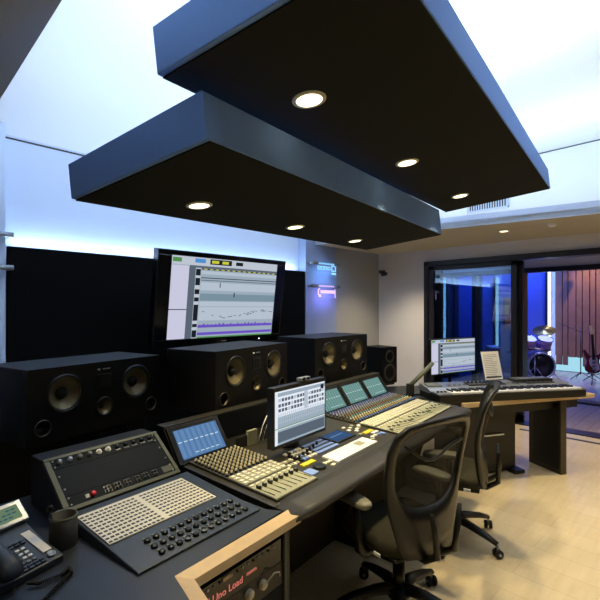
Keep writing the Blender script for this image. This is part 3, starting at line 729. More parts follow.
# padded armrest
pts = []; n = 30
b = MB(); sec = [(.0, .712), (-.022, .722), (-.028, .738), (-.020, .752), (.0, .760), (.06, .7625), (.115, .7615), (.12, .71)]
ring = []
for i in range(n + 1):
    f = i / n; x = -.03 + f * (XE + .03); e = min(1, min((x + .03) / .03, (XE - x) / .03)); e = sqrt(max(0, 1 - (1 - e) ** 2))
    ring.append([(x, y if y > .05 else y + (1 - e) * .02, z if z < .73 else z - (1 - e) * .012) for y, z in sec])
v = [p for r_ in ring for p in r_]; k = len(sec)
f = [(i * k + j, i * k + (j + 1) % k, (i + 1) * k + (j + 1) % k, (i + 1) * k + j) for i in range(n) for j in range(k)]
f += [tuple(range(k)), tuple(n * k + j for j in range(k))[::-1]]
b.add([tuple(p) for p in v], [q[::-1] for q in f], M['armrest'], True); b.build('armrest', con)

SL = math.atan2(.02, .4)
def surf(y): return .755 + (y - .1) * .05
KN = [0]
stuff = MB(); fstuff = []
def fader_module(x0, nch, pitch, colours, side):
    w = nch * pitch
    b = MB(); b.profile([(.12, surf(.12)), (.12, surf(.12) + .009), (.70, surf(.70) + .012), (.70, surf(.70))], x0, x0 + w, M['plate2']); md = b.build('channel_section', con, bevel=.002)
    zf = lambda y: surf(y) + .0095 + (y - .12) * .005
    b = MB(); 
    b.profile([(.125, zf(.125)), (.125, zf(.125) + .002), (.292, zf(.292) + .002), (.292, zf(.292))], x0 + .004, x0 + w - .004, M['plate'])
    b.profile([(.305, zf(.305)), (.305, zf(.305) + .003), (.415, zf(.415) + .003), (.415, zf(.415))], x0 + .004, x0 + w - .004, M['plate'])
    pl = b.build('fader_plate', md)
    b = MB()
    for i in range(nch):
        x = x0 + (i + .5) * pitch
        b.box((x, .205, zf(.205) + .0025), (.0025, .12, .002), M['darkbtn'])
        b.box((x, .28, zf(.28) + .003), (pitch * .55, .010, .004), M['keyw'])
        for y in (.320, .348, .376, .402): b.box((x + .003, y, zf(y) + .0045), (pitch * .62, .019, .004), M['keyw'])
    b.build('channel_keys', md)
    for i in range(nch):
        x = x0 + (i + .5) * pitch; b = MB(); y = .238 if side == 'w' else .19 + .05 * ((i * 5) % 7) / 7
        b.box((x, y, zf(y) + .010), (.011, .022, .014) if side == 'w' else (.010, .02, .006), M['darkgrey'] if side == 'w' else M['unit_frame']); b.box((x, y, zf(y) + .0175), (.011, .002, .0012) if side == 'w' else (.01, .002, .001), M['white'])
        if side == 'w': b.build('fader_cap', md, bevel=.001)
        else: fstuff.append(b)
    nk = 10
    for j in range(10 if side == 'w' else 9):
        for i in range(nk):
            x = x0 + (i + .5) * w / nk; y = .435 + j * (.0245 if side == 'w' else .0275)
            c = colours[(j) % len(colours)] if side == 'e' else M['cream']
            T = RT(x, y, zf(y))
            def one(bb):
                bb.lathe([(.0088, 0), (.0088, .004), (.0066, .006), (.0062, .009)], M['darkbtn'], 8, T=T)
                bb.lathe([(.0062, .009), (.0060, .018), (.004, .0195), (.0001, .0195)], c, 8, T=T)
            if KN[0] < 100:
                KN[0] += 1; bb = MB(); one(bb); bb.build('knob', md)
            else: one(stuff)
    return md
kc = [mat('knob_blue', '5F7FC0', .35), mat('knob_sand', 'C6B070', .35), mat('knob_ivory', 'D0CCB8', .35), mat('knob_teal', '6C9A94', .35), mat('knob_brown', '8C6A4A', .35), mat('knob_grey', '8A8C8A', .35), mat('knob_steel', '97A3B8', .35), mat('knob_lilac', '8E88B8', .35)]
fader_module(.0, 8, .0362, kc, 'w')
md = None
for k in range(3): md = fader_module(1.17 + k * .32, 8, .0395, kc, 'e')
b2 = stuff.build('far_knobs', md, kind='stuff')
ff = MB()
for q in fstuff:
    for m_ in range(1): 
        off = len(ff.v); ff.v += q.v
        for mm in q.mats:
            if mm not in ff.mats: ff.mats.append(mm)
        for f_, mi_, s_ in zip(q.f, q.m, q.sm): ff.f.append([a + off for a in f_]); ff.m.append(ff.mats.index(q.mats[mi_])); ff.sm.append(s_)
ff.build('far_fader_caps', md)
# slanted screens in the bridge
def bridge_screen(x0, x1, wins, lab=None):
    y0, z0, y1, z1 = .695, .792, .812, .952
    a = math.atan2(z1 - z0, y1 - y0); L_ = hypot(z1 - z0, y1 - y0); w = x1 - x0
    T = RT((x0 + x1) / 2, y0 - .004, z0 - .004, rx=a - pi / 2)
    b = MB(T=T); s_ = .028
    b.bx(-w / 2, w / 2, -.008, .006, 0, L_, M['satin']); fr = b.build('screen_frame', con, bevel=.003)
    b = MB(T=T @ RT(0, -.009, .02)); screen_quads(b, w - 2 * s_, L_ - .045, wins); b.build('small_screen', fr)
bridge_screen(-.055, .275, meter_win(S_mix1, S_mix2))
for k in range(3): bridge_screen(1.17 + k * .335, 1.17 + .322 + k * .335, meter_win(S_teal, S_teal2))
# recess behind the central monitor with a grey plate and cables
b = MB(); b.bx(.29, .375, .665, .672, .785, .845, M['darkgrey']); b.build('terminal_cover', con)
b = MB(); b.bx(.375, .445, .655, .675, .785, .865, M['plate']); b.build('terminal_plate', con)
b = MB(); r = random.Random(4)
for k in range(6):
    x = .46 + k * .012; b.tube([(x, .66, .79), (x + .01 * r.uniform(-1, 1), .64, .83 + .02 * r.random()), (x + .02, .645, .87 + .02 * r.random()), (x + .05, .64, .93 - .01 * k)], .0028, M['white'] if k % 3 == 0 else M['rubber'], 6)
b.build('cable_bundle', con)
# centre section
zc = lambda y: surf(y)
def cpad(name, items, parent=con):
    b = MB()
    for x0, x1, y0, y1, h, m_ in items:
        b.prism([(x0, y0), (x1, y0), (x1, y1), (x0, y1)], [zc(y0), zc(y0), zc(y1), zc(y1)], [zc(y0) + h, zc(y0) + h, zc(y1) + h, zc(y1) + h], m_)
    return b.build(name, parent)
def cpads(name, items):
    for q in items: cpad(name, [q])
cpad('white_keyboard', [(.522, .945, .160, .262, .010, M['white'])])
cpad('keyboard_plate', [(.80, .87, .195, .245, .0106, M['plate'])])
ts = cpad('touch_screen', [(.765, .965, .318, .455, .008, M['satin'])])
cpad('touch_glass', [(.778, .952, .330, .445, .0088, scr('touch_blue', '4A6C9C', .6)), (.80, .93, .39, .40, .0092, S_mix2)], ts)
it = []
for k in range(4):
    y = .305 + k * .037; it.append((.565, .755, y, y + .022, .005, M['bluebtn']))
cpads('blue_key_row', it)
it = []; r = random.Random(9)
for j in range(4):
    for i in range(7): it.append((.405 + i * .024, .422 + i * .024, .305 + j * .036, .325 + j * .036, .008, (M['keyw'], M['bluebtn'], M['darkbtn'])[r.choice((0, 0, 1, 2))]))
for j in range(2):
    for i in range(4): it.append((.305 + i * .022, .32 + i * .022, .30 + j * .045, .322 + j * .045, .008, (M['keyw'], M['plate'])[(i + j) % 2]))
for i in range(4): it.append((.46 + i * .022, .475 + i * .022, .195, .215, .006, M['keyw']))
for i, (x, y) in enumerate(((.47, .155), (.965, .20), (1.0, .22), (1.04, .225), (.99, .30), (1.03, .35), (1.07, .37), (1.11, .38), (1.0, .39), (1.05, .41), (1.1, .43), (1.14, .40), (1.02, .44))): it.append((x, x + .028, y, y + .02, .006, (M['keyw'], M['plate'], M['white'])[i % 3]))
it += [(1.08, 1.10, .215, .24, .006, M['bluebtn']), (1.11, 1.135, .20, .235, .006, M['bluebtn']), (1.07, 1.14, .255, .275, .006, M['white'])]
cpads('function_key', it)
for x in (.425, .475, .525, .56, .61, .66): 
    y = .335 + (x - .42) * .25; b = MB(); b.lathe([(.008, 0), (.0075, .022), (.0001, .023)], M['darkbtn'], 10, T=RT(x, y, zc(y))); b.build('knob', con)
cpads('yellow_key', [(.362, .462, .256, .284, .006, M['yellow']), (1.03, 1.13, .285, .315, .006, M['yellow'])])
cpad('blue_pad', [(.305, .36, .165, .222, .006, M['bluebtn'])])
b = MB(); b.lathe([(.033, 0), (.033, .008), (.028, .012), (.016, .008), (.0001, .007)], M['darkbtn'], 28, T=RT(.412, .200, zc(.2))); b.build('jog_wheel', con)

# centre monitor on a short neck, gadget on top
t = thing('computer_monitor', 'black flat monitor showing a mixer window, standing in the middle of the mixing console', 'monitor', CW(.56, .455, .782), A7)
b = MB(); b.bx(-.238, .238, -.028, .016, .036, .355, M['satin']); b.build('housing', t, bevel=.005)
b = MB(T=RT(0, -.0285, .055)); screen_quads(b, .448, .278, mixer_win()); b.build('screen', t)
b = MB(); b.bx(-.05, .05, .016, .05, .12, .24, M['black']); b.tube([(0, .05, .18), (0, .10, .16), (0, .12, .02)], .018, M['black']); b.lathe([(.09, 0), (.085, .012), (.0001, .014)], M['black'], 24, T=RT(0, .10, .0)); b.build('stand', t)
t = thing('webcam', 'small silver webcam perched on top of the centre monitor', 'camera', CW(.60, .445, 1.137), A7)
b = MB(); b.bx(-.045, .045, -.018, .014, .006, .024, M['silver']); b.bx(-.015, .015, -.02, .03, 0, .006, M['black']); b.build('housing', t, bevel=.004)
b = MB(); b.lathe([(.010, 0), (.011, .006), (.0001, .004)], M['gloss'], 12, T=RT(-.02, -.018, .015, rx=pi / 2)); b.lathe([(.010, 0), (.011, .006), (.0001, .004)], M['gloss'], 12, T=RT(.02, -.018, .015, rx=pi / 2)); b.build('lens', t)

# ------------------------------------------------------------------ main speakers
def speaker(loc, rz, label, w=.78, h=.37, d=.40):
    t = thing('studio_speaker', label, 'speaker', loc, rz, 'wide three-way studio speakers')
    wz, r1, mz, r2, pz, r3 = h * .625, .088, h * .34, .047, h * .22, .037
    b = MB(); b.bx(-w / 2, w / 2, .045, d, 0, h, M['spk']); b.build('cabinet', t, bevel=.004)
    holes = [(-.205, wz, r1), (.215, wz, r1), (.012, mz, r2), (-.315, pz, r3), (.32, pz, r3)]
    b = MB(); b.holed(w, h, 0, .045, holes, M['spk']); b.build('front_baffle', t)
    def drv(x, z, r, cone, name, n=30):
        T = RT(x, 0, z, rx=pi / 2)
        b = MB(T=T); b.lathe([(r * 1.12, 0), (r * 1.12, .003), (r * 1.02, .006), (r * .97, .004), (r * .97, -.004)], M['satin'], n); o = b.build(name, t)
        b = MB(T=T); b.lathe([(r * 1.0, -.004), (r * .93, .003), (r * .86, -.005)], M['ring'], n); b.build('surround', o)
        b = MB(T=T); b.lathe([(r * .87, -.005), (r * .6, -.022), (r * .34, -.038)], cone, n); b.build('cone', o)
        b = MB(T=T); b.lathe([(r * .36, -.037), (r * .3, -.024), (r * .16, -.016), (.0001, -.014)], M['rubber'], n); b.build('dust_cap', o)
    drv(-.205, wz, r1, M['cone'], 'woofer'); drv(.215, wz, r1, M['cone'], 'woofer'); drv(.012, mz, r2, M['cone'], 'midrange')
    b = MB(); b.bx(-.035, .055, -.004, 0, h * .60, h * .82, M['satin']); tw = b.build('tweeter', t, bevel=.003)
    b = MB()
    for k in range(6): b.bx(-.012 + k * .009, -.008 + k * .009, -.007, -.004, h * .64, h * .78, M['darkgrey'])
    b.build('tweeter_pleats', tw)
    b = MB(); b.bx(-.03, -.015, -.003, 0, h * .88, h * .905, M['white']); b.bx(.0, .045, -.003, 0, h * .885, h * .90, M['silver']); b.build('badge', t)
    for x in (-.315, .32):
        T = RT(x, 0, pz, rx=pi / 2); b = MB(T=T)
        b.lathe([(r3 * 1.12, 0), (r3 * 1.08, .003), (r3 * .98, .001), (r3 * .9, -.02), (r3 * .86, -.044), (.0001, -.0445)], M['satin'], 24); o = b.build('bass_port', t)
        b = MB(T=T); b.lathe([(r3 * 1.1, .0025), (r3 * 1.04, .005), (r3 * .96, .001)], M['ring'], 24); b.build('port_ring', o)
    return t
def stand(loc, rz, h, label, w=.34):
    t = thing('speaker_stand', label, 'stand', loc, rz, 'black speaker stands behind the console')
    b = MB(); b.bx(-w / 2, w / 2, .02, .34, h - .02, h, M['black']); b.build('top_plate', t)
    b = MB(); b.bx(-.06, .06, .12, .24, .02, h - .02, M['black']); b.build('column', t)
    b = MB(); b.bx(-w / 2, w / 2, 0, .36, 0, .02, M['black']); b.build('foot_plate', t)
SPK = [((.895, 2.415), 13.6, 1.258 - .37, 'wide black studio speaker with two cones, standing behind the slate control unit'),
       ((1.80, 2.215), 14.5, 1.295 - .37, 'wide black studio speaker standing under the big wall screen'),
       ((2.885, 2.36), 4.5, 1.308 - .37, 'wide black studio speaker standing next to the small two-way speaker')]
SL_ = ['black stand carrying the wide speaker behind the slate control unit', 'black stand carrying the wide speaker under the wall screen', 'black stand carrying the wide speaker next to the small speaker']
for (xy, rz, z, lab), sl_ in zip(SPK, SL_):
    speaker((xy[0], xy[1], z), radians(rz), lab); stand((xy[0], xy[1], 0), radians(rz), z, sl_)
# small two-way speaker
t = thing('small_speaker', 'small upright black two-way speaker beside the far wide speaker', 'speaker', (3.94, 2.58, .74), radians(-8))
b = MB(); b.bx(-.12, .12, 0, .28, 0, .39, M['spk']); b.build('cabinet', t, bevel=.006)
for z, r, nm in ((.12, .082, 'woofer'), (.29, .06, 'tweeter')):
    b = MB(T=RT(0, -.001, z, rx=pi / 2)); b.lathe([(r * 1.15, 0), (r * 1.1, .006), (r * .95, .004), (r * .4, -.012), (.0001, -.006)], M['cone_dark'], 24); b.build(nm, t)
stand((3.94, 2.58, 0), radians(-8), .74, 'black stand carrying the small two-way speaker', .2)
# dark equipment between the speakers
for loc, rz, lab in (((1.28, 2.86, 0), 10, 'tall narrow black cabinet standing between the first two wide speakers'), ((2.45, 2.86, 0), 10, 'tall narrow black cabinet standing between the wall-screen speaker and the far one')):
    t = thing('equipment_cabinet', lab, 'cabinet', loc, radians(rz), 'narrow black cabinets between the speakers')
    b = MB(); b.bx(-.075, .075, 0, .3, 0, 1.14, M['spk']); b.build('cabinet_body', t, bevel=.006)
    b = MB(); b.bx(-.062, .062, -.006, 0, .85, 1.12, M['black']); b.build('front_grille', t, bevel=.002)

t = thing('low_cabinet', 'low black cabinet on the floor behind the slate desk and the first wide speaker', 'cabinet', (.1, 3.0, 0))
b = MB(); b.bx(-.95, .85, 0, .45, 0, .88, M['spk']); b.build('cabinet_body', t, bevel=.005)
for k in range(3):
    b = MB(); b.bx(-.94 + k * .597, -.355 + k * .597, -.018, 0, .05, .86, M['black']); d_ = b.build('door', t, bevel=.003)
    b = MB(); b.box((-.40 + k * .597, -.024, .6), (.012, .012, .12), M['silver']); b.build('handle', d_)
# ------------------------------------------------------------------ signs on the wing walls
def sign(loc, rz, label, m, kind, w=.62):
    t = thing('illuminated_sign', label, 'sign', loc, rz, 'small illuminated wall signs')
    for sx in (-1, 1):
        b = MB(); b.tube([(sx * w * .42, 0, 0), (sx * w * .42, -.10, 0)], .016, M['silver'], 10); b.tube([(sx * w * .47, -.10, 0), (sx * w * .29, -.10, 0)], .026, M['greybtn'], 10); b.build('bracket', t)
    b = MB(); b.bx(-w * .3, w * .3, -.108, -.092, -.012, .016, M['silver']); b.build('light_bar', t, bevel=.003)
    b = MB()
    for k in range(9): b.bx(-w * .27 + k * w * .062, -w * .24 + k * w * .062, -.113, -.1085, -.008, .012, m)
    b.build('bar_lights', t)
    b = MB(); b.bx(-w * .30, w * .34, -.103, -.097, -.17, -.012, M['acrylic']); ac = b.build('acrylic_plate', t)
    b = MB(); y0, y1 = -.109, -.1035
    def ringb(x, z, a, c, s=.010):
        b.bx(x, x + a, y0, y1, z, z + s, m); b.bx(x, x + a, y0, y1, z + c - s, z + c, m); b.bx(x, x + s, y0, y1, z + s, z + c - s, m); b.bx(x + a - s, x + a, y0, y1, z + s, z + c - s, m)
    if kind == 1:
        for k in range(4): ringb(-w * .30 + k * w * .115, -.085, w * .09, .05)
        ringb(w * .18, -.10, w * .15, .085, .014); b.bx(w * .18, w * .33, y0, y1, -.145, -.118, m)
    else:
        b.bx(-w * .29, -w * .26, y0, y1, -.125, -.04, m); b.bx(-w * .26, -w * .19, y0, y1, -.155, -.115, m); b.bx(-w * .26, -w * .22, y0, y1, -.05, -.03, m)
        for k in range(7): ringb(-w * .20 + k * w * .072, -.10, w * .062, .045, .012)
        b.bx(w * .30, w * .315, y0, y1, -.165, -.035, m)
    b.build('lit_marks', ac)
    return t
sign((4.63, 4.2, 2.18), 0, 'small blue illuminated acrylic sign on the grey wall pier, upper of the two there', M['sign_cyan'], 1)
sign((4.63, 4.2, 1.86), 0, 'small violet illuminated acrylic sign on the grey wall pier, lower of the two there', M['sign_lilac'], 2)
for z, lab in ((2.14, 'grey bracketed sign rail at the picture edge beside the black panel, upper of the two'), (1.875, 'grey bracketed sign rail at the picture edge beside the black panel, lower of the two')):
    t = thing('sign_rail', lab, 'bracket', (.54, 4.2, z), 0, 'sign rails on the wall wing beside the black panel')
    b = MB(); b.tube([(.26, 0, 0), (.26, -.10, 0)], .02, M['silver'], 10); b.tube([(.28, -.10, 0), (-.28, -.10, 0)], .022, M['silver'], 12); b.build('rail', t)
area('sign_glow', (4.66, 4.02, 1.72), .35, .1, 1.2, (.35, .3, 1.0), (0, 1, -.2))
area('sign_glow', (4.66, 4.02, 2.05), .35, .1, 1.0, (.25, .5, 1.0), (0, 1, -.2))
# small spotlight / camera in the corner
t = thing('wall_camera', 'small black camera on a bracket high in the corner beside the sliding door', 'camera', (6.17, 4.16, 2.14), radians(-90))
b = MB(); b.bx(-.03, .03, -.03, .0, -.05, .05, M['black']); b.tube([(0, -.03, 0), (0, -.12, 0)], .012, M['black']); b.build('bracket', t)
b = MB(); b.tube([(0, -.11, .02), (.16, -.16, -.03)], .028, M['black'], 14); b.build('camera_body', t)
# ------------------------------------------------------------------ keyboard desk at the far end
KD = radians(-28)
t = thing('keyboard_desk', 'dark desk with a pale wooden front edge carrying the piano keyboard', 'desk', (3.57, 1.585, 0), KD)
TL = 1.43
b = MB(); b.prism([(-.27, .10), (.02, .03), (TL - .01, .03), (TL - .01, .70), (-.25, .92), (-.42, .50)], .70, .738, M['desk']); b.build('desktop', t)
b = MB(); b.prism([(-.02, 0), (TL + .02, 0), (TL + .02, .70), (TL - .01, .70), (TL - .01, .03), (-.02, .032)], .70, .74, M['wood']); b.build('wooden_edge', t, bevel=.004, label='pale maple edge strip')
b = MB(); b.bx(.0, TL - .08, .10, .13, .60, .70, M['black']); b.build('apron', t)
b = MB(); b.bx(TL - .36, TL - .29, .03, .40, .0, .70, M['legwood']); b.build('leg', t, bevel=.004)
b = MB(); b.bx(TL - .365, TL - .36, .05, .34, .05, .66, M['black']); b.build('cable_cover', t)
t2 = thing('desk_pedestal', 'black pedestal box with a foot under the keyboard desk', 'cabinet', tuple(Vector((3.57, 1.585, 0)) + Matrix.Rotation(KD, 3, 'Z') @ Vector((.15, .22, 0))), KD)
b = MB(); b.bx(.0, .60, .02, .45, .02, .70, M['black']); b.build('pedestal_body', t2, bevel=.005)
b = MB(); b.bx(.52, .64, -.06, .12, 0, .035, M['black']); b.build('foot', t2, bevel=.008)
b = MB(); b.bx(.2, .45, -.002, .02, .36, .375, M['silver']); b.build('handle', t2)

KB = radians(-33.7)
t = thing('stage_piano', 'silver and black 88-key stage piano on the wooden-edged desk', 'keyboard', (3.40, 1.735, .741), KB)
Wk = 1.46
b = MB(); b.profile([(0, .0), (0, .066), (.010, .070), (.16, .062), (.165, .05), (.36, .05), (.36, 0)], 0, Wk, M['black']); b.build('piano_case', t, bevel=.004)
b = MB(); b.profile([(.165, .052), (.165, .075), (.20, .095), (.36, .115), (.37, .10), (.37, .052)], 0.0, Wk, M['silver']); b.build('control_panel', t, bevel=.004)
for x0, x1 in ((0, .13), (Wk - .03, Wk)):
    b = MB(); b.profile([(.012, .0625), (.012, .078), (.165, .078), (.165, .0625)], x0, x1, M['silver']); b.build('cheek_block', t, bevel=.003)
kw = (Wk - .17) / 52
wh = MB()
for k in range(52): wh.bx(.135 + k * kw, .135 + (k + 1) * kw - .0014, .010, .163, .062, .082, M['white'])
wh.build('white_keys', t)
bk = MB(); pat = [0, 1, 1, 0, 1, 1, 1]
for k in range(51):
    if (1, 0, 1, 1, 0, 1, 1)[k % 7]: bk.bx(.135 + (k + 1) * kw - .0065, .135 + (k + 1) * kw + .0065, .065, .163, .082, .094, M['darkbtn'])
bk.build('black_keys', t)
a = math.atan2(.02, .16); Tq = RT(0, .20, .0955, rx=a)
b = MB(T=Tq); b.bx(.42, .80, .015, .12, .0, .008, M['darkgrey']); b.bx(.02, .16, .03, .12, 0, .01, M['greybtn']); b.bx(1.02, 1.32, .015, .12, 0, .006, M['darkgrey']); b.build('button_field', t, bevel=.002)
b = MB(T=Tq)
for k in range(22): b.bx(.22 + k * .05, .245 + k * .05, .03, .045, .006, .011, M['greybtn'])
b.build('panel_buttons', t)
for k in range(8):
    b = MB(T=Tq); b.lathe([(.009, 0), (.008, .014), (.0001, .015)], M['darkbtn'], 10, T=RT(.45 + k * .042, .09, .008)); b.build('knob', t)
for k in range(3):
    b = MB(); b.lathe([(.010, 0), (.010, .012), (.0001, .013)], M['black'], 12, T=RT(.03 + k * .035, .08, .078)); b.build('knob', t)
b = MB(T=Tq); b.bx(.60, .78, .03, .11, .008, .0095, scr('lcd_dim', '3C4A58', .5)); b.build('display', t)
# sheet of paper leaning on the panel
R = Matrix.Rotation(KB, 3, 'Z')
p = Vector((3.40, 1.735, .738)) + R @ Vector((.76, .335, .128))
t = thing('sheet_of_paper', 'white printed sheet of paper propped upright on the stage piano', 'paper', p, KB + radians(8))
b = MB(T=RT(0, 0, 0, rx=radians(-14))); b.bx(-.105, .105, -.001, .001, 0, .27, M['paper']); sh = b.build('paper_sheet', t)
b = MB(T=RT(0, 0, 0, rx=radians(-14))); r = random.Random(2)
for k in range(13): b.bx(-.085, .02 + r.random() * .06, -.0016, -.0011, .235 - k * .017, .239 - k * .017, M['ink'])
b.build('printed_lines', sh)
b = MB(); b.bx(-.09, .09, .003, .02, -.008, .03, M['darkgrey']); b.build('music_rest', t)
# small controller lying on the far end of the piano
t = thing('desktop_controller', 'flat dark controller lying on the far end of the stage piano', 'controller', tuple(Vector((3.40, 1.735, .738)) + R @ Vector((1.12, .30, .118))), KB)
b = MB(); b.bx(-.2, .2, -.06, .07, -.006, .02, M['darkgrey']); b.build('housing', t, bevel=.004)
b = MB()
for k in range(12): b.bx(-.18 + k * .03, -.16 + k * .03, -.045, .05, .02, .024, M['greybtn'])
b.build('button_rows', t)

# right monitor with arm
t = thing('computer_monitor', 'flat monitor with audio editing window behind the stage piano, before the glass door', 'monitor', (3.93, 1.86, .738), radians(-15))
b = MB(); b.bx(-.312, .312, -.0, .035, .19, .525, M['satin']); b.build('housing', t, bevel=.004)
b = MB(T=RT(0, -.001, .20)); screen_quads(b, .598, .315, daw()); b.build('screen', t)
b = MB(); b.tube([(.05, .05, .30), (.05, .09, .30), (.05, .09, .02)], .02, M['black']); b.bx(-.05, .2, .03, .2, 0, .015, M['black']); b.build('stand', t, bevel=.003)
# angled steel arm clamped to the console end
t = thing('support_arm', 'black post with an angled olive metal arm at the far end of the mixing console', 'arm', (3.26, 1.93, .735), radians(-20))
b = MB(); b.bx(-.025, .025, -.025, .025, 0, .17, M['black']); b.build('post', t, bevel=.004)
b = MB(T=RT(0, 0, .155)); b.tube([(-.01, 0, -.01), (.22, -.03, .18)], .026, M['unit_frame'], 4, ab=(1, .8)); b.build('angled_arm', t)
b = MB(); b.lathe([(.05, 0), (.05, .012), (.0001, .013)], M['black'], 18); b.build('clamp', t)
b = MB(); b.tube([(3.10, 2.12, .765), (3.16, 2.22, .80), (3.25, 2.2, .79), (3.33, 2.08, .75), (3.5, 2.12, .744), (3.62, 2.05, .744)], .008, M['rubber'], 8); tag(b.build('black_cable'), 'black cable looping behind the post at the console end', 'cable')

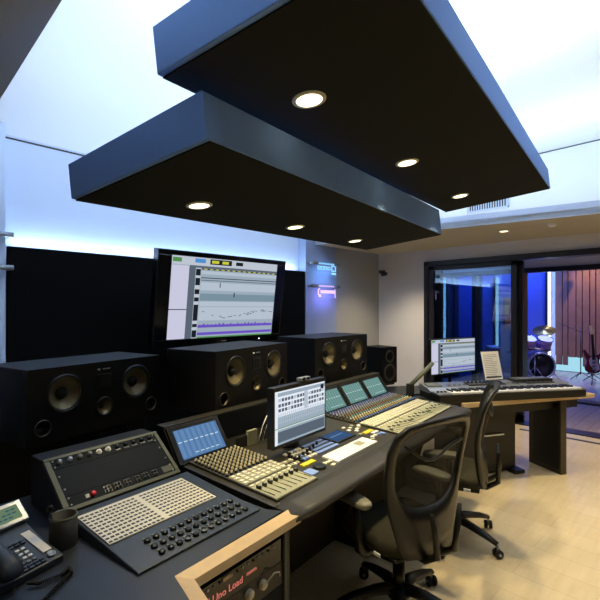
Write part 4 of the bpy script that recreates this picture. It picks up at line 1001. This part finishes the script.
# ------------------------------------------------------------------ office chairs
def office_chair(loc, rz, label, base_rot=0):
    t = thing('office_chair', label, 'chair', loc, rz, 'black mesh-back office chairs')
    P, Fb = M['chairp'], M['chairf']
    b = MB(); b.tube([(0, 0, .09), (0, 0, .12)], .055, P, 16); b.build('base_hub', t)
    for k in range(5):
        a = base_rot + k * 2 * pi / 5; c, s = cos(a), sin(a)
        b = MB(); b.tube([(c * .02, s * .02, .135), (c * .12, s * .12, .13), (c * .24, s * .24, .105), (c * .315, s * .315, .080)], [.034, .030, .024, .018], P, 10, ab=(1.1, .75)); lg = b.build('leg', t)
        T = RT(c * .318, s * .318, 0, rz=a + 1.0)
        b = MB(T=T)
        for yy in (-.016, .016): b.lathe([(.010, -.009), (.024, -.009), (.027, -.005), (.027, .005), (.024, .009), (.010, .009)], M['rubber'], 18, T=RT(0, yy, .027, rx=pi / 2))
        b.tube([(0, 0, .03), (0, 0, .085)], .007, M['silver'], 8); b.tube([(0, -.028, .027), (0, .028, .027)], .008, M['silver'], 8); b.build('caster', lg)
    b = MB(); b.tube([(0, 0, .10), (0, 0, .26)], .030, P, 16); b.tube([(0, 0, .25), (0, 0, .40)], .018, M['silver'], 14); b.build('gas_column', t)
    b = MB(); b.bx(-.10, .10, -.16, .10, .375, .415, P); b.tube([(.08, .02, .39), (.25, .02, .385)], .007, P); b.build('tilt_mechanism', t, bevel=.01)
    # seat cushion
    n = 32; v = []; f = []
    lv = [(.0, .412, .90), (.0, .420, .99), (.0, .445, 1.02), (.0, .468, 1.0), (.0, .482, .92), (.0, .486, .6), (0, .484, .2)]
    b = MB()
    for _, z, sc_ in lv:
        for k in range(n):
            a = 2 * pi * k / n; e = .62
            x = .245 * sc_ * math.copysign(abs(cos(a)) ** e, cos(a)); y = .235 * sc_ * math.copysign(abs(sin(a)) ** e, sin(a))
            zz = z - (.035 * max(0, (y - .12) / .115) ** 2 if z > .43 else 0)
            v.append((x, y + .02, zz))
    for j in range(len(lv) - 1):
        for k in range(n): f.append((j * n + k, j * n + (k + 1) % n, (j + 1) * n + (k + 1) % n, (j + 1) * n + k))
    f += [tuple(range(n))[::-1], tuple((len(lv) - 1) * n + k for k in range(n))]
    b.add(v, f, Fb, True); b.build('seat_cushion', t)
    b = MB(); b.bx(-.21, .21, -.18, .20, .400, .418, P); b.build('seat_pan', t, bevel=.01)
    for s in (-1, 1):
        b = MB(); b.box((s * .259, -.11, .433), (.006, .04, .016), M['white']); b.build('seat_label', t)
    # arms
    for s in (-1, 1):
        b = MB(); b.tube([(s * .10, -.03, .398), (s * .26, -.03, .40), (s * .292, -.03, .43), (s * .295, -.02, .52), (s * .29, .0, .632)], [.020, .022, .024, .020, .018], P, 10, ab=(1, 1)); b.build('armrest', t)
        ar = b; pad = MB(); m_ = 24; vv = []; ff = []
        for z, sc_ in ((.632, .85), (.640, 1), (.652, 1), (.660, .86), (.662, .3)):
            for k in range(m_):
                a = 2 * pi * k / m_; x = .043 * sc_ * math.copysign(abs(cos(a)) ** .6, cos(a)); y = .12 * (1 - (1 - sc_) * .4) * math.copysign(abs(sin(a)) ** .6, sin(a))
                vv.append((s * .288 + x, .03 + y, z - .012 * max(0, y / .12)))
        for j in range(4):
            for k in range(m_): ff.append((j * m_ + k, j * m_ + (k + 1) % m_, (j + 1) * m_ + (k + 1) % m_, (j + 1) * m_ + k))
        ff += [tuple(range(m_))[::-1], tuple(4 * m_ + k for k in range(m_))]
        pad.add(vv, ff, M['arm_pad'], True); pad.build('arm_pad', t, label='grey arm pad')
    # backrest: curved shell with a wide opening closed by mesh
    half = [(x * 1.16, z) for x, z in [(0, 1.055), (.11, 1.050), (.185, 1.032), (.225, .985), (.238, .91), (.236, .82), (.226, .72), (.205, .62), (.185, .54), (.165, .46), (.145, .42), (.07, .405), (0, .40)]]
    inner = [(x * 1.16, z) for x, z in [(0, 1.030), (.10, 1.024), (.160, 1.006), (.193, .965), (.203, .90), (.200, .82), (.190, .74), (.165, .685), (.135, .655), (.10, .638), (.07, .630), (.035, .625), (0, .624)]]
    def full(h): return h + [(-x, z) for x, z in h[-2:0:-1]]
    def cy(x, z, o=0):
        zz = (z - .40) / .65
        return -.215 - .02 * zz - .05 * zz * zz + .030 * sin(zz * pi) + .7 * x * x + o
    O, I = full(half), full(inner); N = len(O)
    b = MB(); v = []; f = []
    for ring_, off in ((O, 0), ([((o[0] * .66 + i[0] * .34), (o[1] * .66 + i[1] * .34)) for o, i in zip(O, I)], -.006), ([((o[0] * .3 + i[0] * .7), (o[1] * .3 + i[1] * .7)) for o, i in zip(O, I)], -.004), (I, .004)):
        for x, z in ring_: v.append((x, cy(x, z, off), z))
    for j in range(3):
        for k in range(N): f.append((j * N + k, j * N + (k + 1) % N, (j + 1) * N + (k + 1) % N, (j + 1) * N + k))
    b.add(v, f, P, True); b.build('backrest_frame', t, solid=.024)
    b = MB(); v = []; f = []
    for j in range(5):
        s = 1 - j * .24
        for x, z in I: x2 = x * s; z2 = .83 + (z - .83) * s; v.append((x2, cy(x2, z2, .006 - .012 * (1 - s)), z2))
    for j in range(4):
        for k in range(N): f.append((j * N + k, j * N + (k + 1) % N, (j + 1) * N + (k + 1) % N, (j + 1) * N + k))
    f.append(tuple(4 * N + k for k in range(N)))
    b.add(v, f, M['mesh'], True); b.build('back_mesh', t)
    # cross bar shaped as a shallow wave behind the mesh
    b = MB(); b.tube([(x, cy(x, .90, -.012), .925 - .05 * cos(x * 8) + .02 * sin(x * 20)) for x in [-.2 + k * .04 for k in range(11)]], .007, P, 8, ab=(1, 1)); b.build('cross_bar', t)
    # spine: two curved ribs from the mechanism up the lower shell
    for s in (-1, 1):
        b = MB(); b.tube([(s * .06, -.12, .395), (s * .06, -.22, .395), (s * .062, -.285, .44), (s * .075, -.29, .54), (s * .10, -.285, .64)], [.022, .022, .02, .016, .010], P, 10, ab=(1, .8)); b.build('spine_rib', t)
    return t
office_chair((1.90, 1.19, 0), radians(-11), 'black mesh-back office chair pulled up to the mixing console, seen from behind', radians(81))
office_chair((2.79, 1.335, 0), radians(21), 'black mesh-back office chair between the first chair and the keyboard desk', radians(-45))
SC.view_settings.view_transform = 'Standard'; SC.view_settings.look = 'None'; SC.view_settings.gamma = 1; SC.view_settings.use_curve_mapping = False
SC.view_settings.exposure = 0
SC.cycles.max_bounces = 8; SC.cycles.transparent_max_bounces = 12
